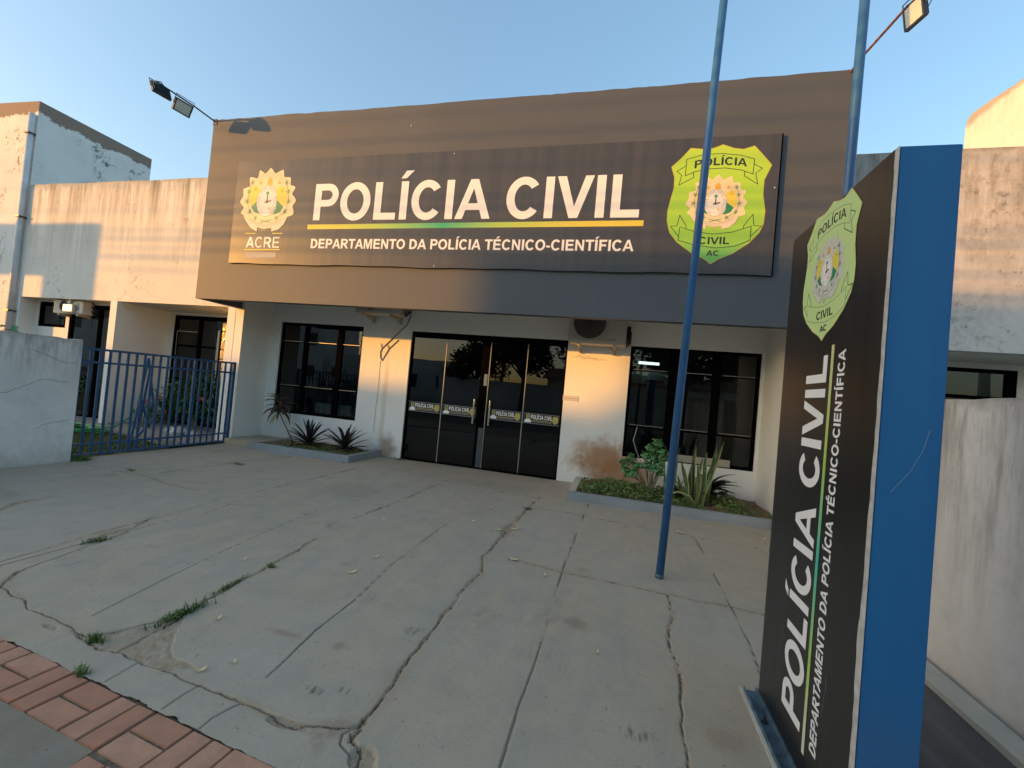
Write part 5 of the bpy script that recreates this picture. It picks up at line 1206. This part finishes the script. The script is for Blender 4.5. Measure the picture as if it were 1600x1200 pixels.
# garden shrubs behind the gate
def shrub(x, y, w, h, n, label, seed, mat='lf_garden', r=(.03, .06), flowers=0, fmat=None):
    rs = random.Random(seed); e = empty('garden_shrub', (x, y, 0), label, 'shrub'); mb = MB()
    cl = [(x + rs.uniform(-w, w) * .7, y + rs.uniform(-w, w) * .4, h * rs.uniform(.25, .85), rs.uniform(.12, .26)) for _ in range(11)]
    for _ in range(n):
        c = rs.choice(cl); u = Vector((rs.gauss(0, 1), rs.gauss(0, 1), rs.gauss(0, 1))).normalized() * c[3] * rs.uniform(.6, 1.1); p = Vector(c[:3]) + u
        if p.z < .03: continue
        az = rs.uniform(0, 6.28); blade(mb, p, az, R(rs.uniform(-10, 60)), rs.uniform(*r) * 2.6, rs.uniform(*r), .8, 3, .2)
    mb.build('foliage', M[mat], e)['kind'] = 'stuff'
    for k in range(5):
        c = cl[k]; MB().tube([(x + rs.uniform(-.08, .08), y, 0), ((x + c[0]) / 2, y, c[2] * .5), c[:3]], [.015, .01, .005], 5).build('stem', M['wood'], e)
    for k in range(flowers):
        c = rs.choice(cl); f = MB(); cc = Vector(c[:3]) + Vector((rs.uniform(-.15, .15), -.16, rs.uniform(-.05, .2)))
        for q in range(5):
            a = q * 1.257; round_leaf(f, cc + Vector((math.cos(a) * .03, -.01, math.sin(a) * .03)), (rs.uniform(-.3, .3), -1, .2), .022, 6)
        f.build('flower', fmat or M['red_fl'], e)
    return e
shrub(-9.1, .05, .42, .95, 420, 'dark green shrub with pink flowers behind the gate bars', 41, flowers=5)
shrub(-8.2, -.05, .40, 1.25, 520, 'tall broad-leaved shrub with one red flower before the sliding door', 42, r=(.04, .09), flowers=2)
shrub(-7.35, -.10, .34, 1.0, 420, 'dense dark shrub against the column by the gate hinge', 43)
shrub(-11.0, -.15, .40, .95, 380, 'shrub with a red bloom seen past the left end of the gate', 44, flowers=3)
shrub(-7.25, -3.45, .22, 1.85, 260, 'leafy crown poking above the left boundary wall', 45, mat='lf_green', r=(.035, .07))
for k, (x, y, s_) in enumerate(((-8.05, -.62, .11), (-7.82, -.66, .13), (-7.60, -.60, .09), (-7.9, -.72, .07), (-7.45, -.66, .07), (-10.9, -.6, .08))):
    m_ = bpy.data.meshes.new('garden_stone'); b_ = bmesh.new(); bmesh.ops.create_icosphere(b_, subdivisions=2, radius=s_); rs = random.Random(60 + k)
    for v in b_.verts: v.co *= rs.uniform(.85, 1.12); v.co.z *= .75
    b_.to_mesh(m_); b_.free(); o = link('garden_stone', m_, M['stone_w']); o.location = (x, y, s_ * .5)
    pos = ['leftmost large white stone of the row by the gate', 'largest white stone in the row behind the gate', 'white stone right of the largest one behind the gate', 'small white stone in front of the row behind the gate', 'rightmost small white stone near the gate hinge', 'lone white stone under the shrub past the left end of the gate'][k]
    tag(o, pos, 'stone', 'white garden stones behind the gate')

# ------------------------------------------------------------------ weeds in the cracks, dry leaves
def tuft(x, y, L, w, n, label, seed, ang=0, hh=.035):
    rs = random.Random(seed); mb = MB()
    for _ in range(n):
        t = rs.gauss(0, .45); u = rs.gauss(0, .45); px = x + math.cos(ang) * t * L - math.sin(ang) * u * w; py = y + math.sin(ang) * t * L + math.cos(ang) * u * w
        a = rs.uniform(0, 6.28); h = hh * rs.uniform(.4, 1.2); s_ = rs.uniform(.003, .006)
        if rs.random() < .45: round_leaf(mb, (px, py, h * .6), (rs.uniform(-.6, .6), rs.uniform(-.6, .6), 1), rs.uniform(.004, .008), 5)
        else: mb.add([(px - math.sin(a) * s_, py + math.cos(a) * s_, -.01), (px + math.sin(a) * s_, py - math.cos(a) * s_, -.01), (px + math.cos(a) * h * .7, py + math.sin(a) * h * .7, h)], [(0, 1, 2)])
    o = mb.build('weed_tuft', M['lf_ground']); o['kind'] = 'stuff'; tag(o, label, 'weeds')
tuft(-2.17, -5.10, .16, .035, 330, 'thick line of green weeds in the long broken joint on the left', 71, R(84))
tuft(-2.22, -4.78, .14, .016, 130, 'thin green moss further up the long broken joint', 72, R(95), .02)
tuft(-2.205, -4.45, .03, .02, 50, 'small weed at the middle of the long broken joint', 73)
tuft(-2.30, -5.42, .035, .02, 90, 'little weed at the near tip of the broken triangle of concrete', 74)
tuft(-3.57, -4.62, .10, .025, 130, 'low weed line in the crack at far left of the forecourt', 75, R(70))
tuft(-.905, -1.98, .05, .025, 60, 'small weed near the entrance end of the middle crack', 76)
tuft(-2.10, -5.60, .03, .02, 60, 'small weed between the pavers and the concrete', 77)
tuft(-5.05, -2.0, .12, .05, 90, 'weed patch in the crack below the left planter', 78)
tuft(-5.55, -3.02, .07, .03, 60, 'weed at the crack in front of the gate', 79)
tuft(1.70, -2.1, .10, .03, 90, 'weed patch in the joint beside the totem sign', 80)
tuft(-6.50, -2.95, .12, .10, 320, 'clump of weeds at the foot of the gate where the grey wall ends', 81, hh=.08)
tuft(-3.60, -.10, .10, .04, 60, 'tiny weeds at the foot of the pillar left of the entrance', 82)
tuft(-4.1, -.98, .05, .02, 10, 'single sprig at the near corner of the left planter', 83)
def dry_leaf(x, y, s_, a, label):
    mb = MB(); rs = random.Random(int(abs(x * 977 + y * 131))); seg = 10
    vs = []
    for k in range(seg):
        t = 2 * math.pi * k / seg; u = math.cos(t) * s_ * (1 + .1 * rs.random()); v = math.sin(t) * s_ * .45 * (1 + .2 * rs.random()); vs.append((x + u * math.cos(a) - v * math.sin(a), y + u * math.sin(a) + v * math.cos(a), .006 + .012 * (u / s_) ** 2 + .004 * rs.random()))
    vs.append((x, y, .012)); mb.add(vs, [(k, (k + 1) % seg, seg) for k in range(seg)])
    o = mb.build('dry_leaf', M['leaf_dry']); o['category'] = 'leaf'; o['label'] = label; o['group'] = 'dry leaves scattered on the forecourt'
for (x, y, s_, a, l_) in ((-1.96, -5.08, .016, 1.4, 'pale dry leaf just right of the weedy joint'), (-1.675, -5.42, .018, .9, 'long yellowish dry leaf beside the front crack'), (-1.59, -5.33, .012, 1.8, 'small dry leaf near the long yellowish one'),
        (-2.45, -4.44, .014, 1.2, 'tiny pale leaf left of the broken joint'), (-1.68, -4.30, .025, .9, 'curled tan leaf in the middle of the forecourt'), (-1.68, -4.0, .022, .7, 'tan leaf just beyond the curled one'),
        (-2.11, -3.16, .022, .5, 'tan leaf close to the joint in front of the entrance'), (-1.32, -2.76, .022, .3, 'pale leaf left of the middle crack near the entrance'), (-1.29, -2.19, .018, 2.0, 'small white fleck of leaf before the entrance doors'),
        (-1.02, -2.90, .03, .1, 'brown leaf lying at the upper part of the middle crack'), (-.88, -2.79, .03, .4, 'brown leaf on the right lip of the middle crack'), (-.41, -3.74, .018, 1.9, 'pale curled leaf left of the straight joint'),
        (.79, -1.97, .04, 2.8, 'long pale leaf behind the blue flagpole'), (1.68, -1.71, .02, .2, 'small leaf near the right planter kerb'), (-.70, -3.55, .03, 3.0, 'thin brown leaf in the cross joint'), (.01, -4.59, .012, 1, 'brown crumb of leaf near the dark scuff')):
    dry_leaf(x, y, s_ * 1.25, a, l_)
# ------------------------------------------------------------------ across the street: it shades the forecourt and shows in the glass
hw = plaster('far_house_wall', (.76, .74, .70), None, low_dirt=.3, mottled=.08); roofm = simple('clay_roof', (.22, .10, .06), .9, noise=.25, scale=3); hwin = simple('far_window', (.03, .035, .04), .2)
def house(name, x0, x1, y0, y1, h, label, mat=None, wins=True, roof=None, gable=False):
    e = empty(name, ((x0 + x1) / 2, (y0 + y1) / 2, 0), label, 'building')
    MB().box(x0, x1, y0, y1, -.1, h).build('wall', mat or hw, e)
    if wins:
        st_ = 0; x = x0 + 1.2
        while x < x1 - 1.4:
            for z in ([1.1] if h < 5 else [1.1, 4.1]):
                MB().box(x, x + 1.2, y1 - .02, y1 + .03, z, z + 1.1).build('window', hwin, e)
            x += 3.1
    if roof:
        ov = .4; mb = MB()
        if gable: mb.add([(x0 - ov, y0 - ov, h), (x1 + ov, y0 - ov, h), (x1 + ov, y1 + ov, h), (x0 - ov, y1 + ov, h), (x0 - ov, (y0 + y1) / 2, h + roof), (x1 + ov, (y0 + y1) / 2, h + roof)], [(0, 1, 5, 4), (2, 3, 4, 5), (0, 4, 3), (1, 2, 5), (0, 3, 2, 1)])
        else: mb.add([(x0 - ov, y0 - ov, h), (x1 + ov, y0 - ov, h), (x1 + ov, y1 + ov, h), (x0 - ov, y1 + ov, h), (x0 + 3, (y0 + y1) / 2, h + roof), (x1 - 3, (y0 + y1) / 2, h + roof)], [(0, 1, 5, 4), (2, 3, 4, 5), (0, 4, 3), (1, 2, 5), (0, 3, 2, 1)])
        mb.build('roof', roofm, e)
    return e
house('shading_house', -84, -44.6, -36, -27.5, 6.95, 'unseen long two-storey house added across the street, its height set by the shadow edge')  # unseen; height set so its shadow edge crosses the pillars
house('shading_block', -42.4, -26.8, -33, -27.5, 8.55, 'unseen taller block added across the street to shade the lower right fascia')  # unseen; height set to shade the lower right of the fascia
mbx = MB(); mbx.add([(-44.6, -28.5, 0), (-42.4, -28.5, 0), (-42.4, -28.5, 8.55), (-43.0, -28.5, 8.0), (-44.6, -28.5, 7.0), (-44.6, -29.2, 0), (-42.4, -29.2, 0), (-42.4, -29.2, 8.55), (-43.0, -29.2, 8.0), (-44.6, -29.2, 7.0)], [(0, 1, 2, 3, 4), (9, 8, 7, 6, 5), (1, 6, 7, 2), (2, 7, 8, 3), (3, 8, 9, 4), (4, 9, 5, 0)])
tag(mbx.build('shading_slope', hw), 'unseen sloping slab added between the two blocks for the diagonal shadow edge', 'wall')  # added slab, its outline shaped to cast the diagonal shadow edge
house('white_house', -25.5, -13.5, -32, -27, 3.5, 'low white house with small windows across the street', roof=.0)
house('low_house', -6, 16, -36, -30, 2.9, 'low house behind the trees across the street', roof=1.1, gable=True)
fw_ = MB().box(-13.5, 40, -24.2, -24, -.1, 2.1); tag(fw_.build('street_wall', hw), 'plain wall along the far side of the street', 'wall')
# unseen panel on piers, added and shaped to shade the left wing
gw = empty('shadow_panel', (-22, -6.7, 0), 'unseen white panel on piers added up the street to shade the left wing', 'shadow_panel')
MB().box(-24.05, -19.72, -6.74, -6.62, 4.13, 5.22).build('beam', hw, gw); MB().box(-21.05, -19.72, -6.74, -6.62, -.1, 4.13).build('pier', hw, gw); MB().box(-24.05, -23.9, -6.74, -6.62, -.1, 4.13).build('pier', hw, gw)
# delivery truck across the street (seen mirrored in the entrance glass)
tk = empty('box_truck', (-19.5, -22.5, 0), 'white box truck parked across the street', 'truck')
tw = simple('truck_white', (.55, .55, .54), .4)
MB().box(-20.2, -15.8, -23.6, -21.6, .8, 3.0).build('cargo_box', tw, tk, bevel=.04)
mb = MB(); mb.add([(x, y, z) for y in (-23.5, -21.7) for (x, z) in ((-20.3, .5), (-22.0, .5), (-22.0, 1.3), (-21.5, 2.2), (-20.3, 2.2))], [(0, 1, 2, 3, 4)[::-1], (5, 6, 7, 8, 9), (0, 5, 9, 4), (1, 0, 5, 6)[::-1], (1, 6, 7, 2)[::-1], (2, 7, 8, 3)[::-1], (3, 8, 9, 4)[::-1]]); mb.build('cab', tw, tk)
MB().box(-21.3, -20.5, -21.69, -21.66, 1.35, 2.05).build('side_window', hwin, tk)
for x in (-21.3, -17.2):
    for y in (-23.5, -21.8):
        w = MB().tube([(x, y - .12, .38), (x, y + .12, .38)], .38, 18).build('tyre', M['black'], tk); MB().tube([(x, y - .13, .38), (x, y + .13, .38)], .19, 12).build('rim', M['steel'], w)
# utility poles and their cables along the near kerb
def upole(x, label):
    e = empty('utility_pole', (x, -9.4, 0), label, 'utility pole'); MB().tube([(x, -9.4, -.1), (x, -9.4, 8.2)], [.16, .11], 12).build('pole', simple('concrete_pole', (.35, .34, .32), .9), e, smooth=True)
    MB().box(x - .06, x + .06, -10.2, -8.6, 7.6, 7.72).build('cross_arm', M['wood'], e)
    for y in (-10.1, -9.4 - .35, -8.7): MB().tube([(x, y, 7.72), (x, y, 7.9)], [.05, .03], 8).build('insulator', M['white_pl'], e)
upole(-34, 'concrete utility pole up the street to the left'); upole(11.5, 'concrete utility pole down the street to the right')
WZ = [(-9.40, 5.62, .016), (-9.42, 5.46, .022), (-9.38, 5.26, .013), (-9.42, 5.10, .024), (-9.45, 6.02, .010), (-9.40, 6.50, .011), (-9.45, 4.86, .014), (-9.4, 6.85, .008)]
for k, (y, z, r) in enumerate(WZ):
    a, b = -34, 11.5; sag = .12 + .03 * (k % 3); pts = [(a + (b - a) * i / 40, y + .02 * math.sin(i + k), z + sag * ((2 * i / 40 - 1) ** 2) * 1.0 - .02) for i in range(41)]
    names = ['thick', 'thickest', 'slim', 'bundled', 'thin', 'upper', 'lowest', 'topmost']
    o = MB().tube(pts, r, 6).build('street_cable', M['cable']); tag(o, '%s black cable strung between the utility poles over the pavement' % names[k], 'cable', 'cables between the utility poles')
def tree(x, y, h, w, seed, label, n=5200, palm=False):
    rs = random.Random(seed); e = empty('street_tree' if not palm else 'palm_tree', (x, y, 0), label, 'tree')
    if palm:
        MB().tube([(x, y, -.1), (x + .1, y, h * .5), (x + .25, y, h)], [.16, .12, .10], 10).build('trunk', M['wood'], e, smooth=True); mb = MB()
        for k in range(16):
            az = k * 2.4; pts = []; p = Vector((x + .25, y, h)); el = R(65 - 5 * k % 60 + rs.uniform(-10, 20))
            for s_ in range(9):
                d = Vector((math.cos(az) * math.cos(el), math.sin(az) * math.cos(el), math.sin(el)))
                for sd_ in (-1, 1):
                    blade(mb, p, az + sd_ * 1.1, el * .5 - .3, .55 * math.sin(math.pi * (s_ + 1) / 10) + .1, .06, .8, 3, .1)
                p = p + d * .26; el -= .22
        mb.build('crown', M['lf_tree'], e)['kind'] = 'stuff'; return
    tk_ = MB(); tk_.tube([(x, y, -.1), (x + .1, y, h * .25), (x - .05, y, h * .5)], [.20, .15, .10], 10); tk_.build('trunk', M['wood'], e, smooth=True)
    cl = []
    for k in range(13):
        a = k * 2.4; rr = w * rs.uniform(.2, .85); c = Vector((x + rr * math.cos(a), y + rr * math.sin(a), h * rs.uniform(.5, .92))); cl.append((c, w * rs.uniform(.25, .42)))
        MB().tube([(x, y, h * .35), ((x + c.x) / 2, (y + c.y) / 2, h * .35 + (c.z - h * .35) * .6), tuple(c)], [.08, .05, .02], 6).build('limb', M['wood'], e)
    mb = MB()
    for _ in range(n):
        c, r = rs.choice(cl); u = Vector((rs.gauss(0, 1), rs.gauss(0, 1), rs.gauss(0, .8))).normalized() * r * rs.uniform(.5, 1.15)
        round_leaf(mb, c + u, (rs.uniform(-1, 1), rs.uniform(-1, 1), rs.uniform(-.2, 1)), rs.uniform(.06, .13), 5)
    mb.build('crown', M['lf_tree'], e)['kind'] = 'stuff'
tree(-11.0, -25.5, 5.2, 2.6, 1, 'round dark tree across the street beside the white house')
tree(-6.6, -22.8, 6.9, 3.6, 2, 'broad tree across the street facing the entrance', n=9000)
tree(-1.0, -13.2 - 6, 6.2, 2.6, 3, 'open branched tree across the street facing the right window', n=3000)
tree(3.2, -17.6, 6.8, 2.8, 4, 'tall tree across the street right of the entrance axis')
tree(8.5, -21, 7.0, 3.2, 5, 'large tree across the street further right')
tree(-9.2, -26.5, 6.3, 1.5, 6, 'palm rising between the trees across the street', palm=True)
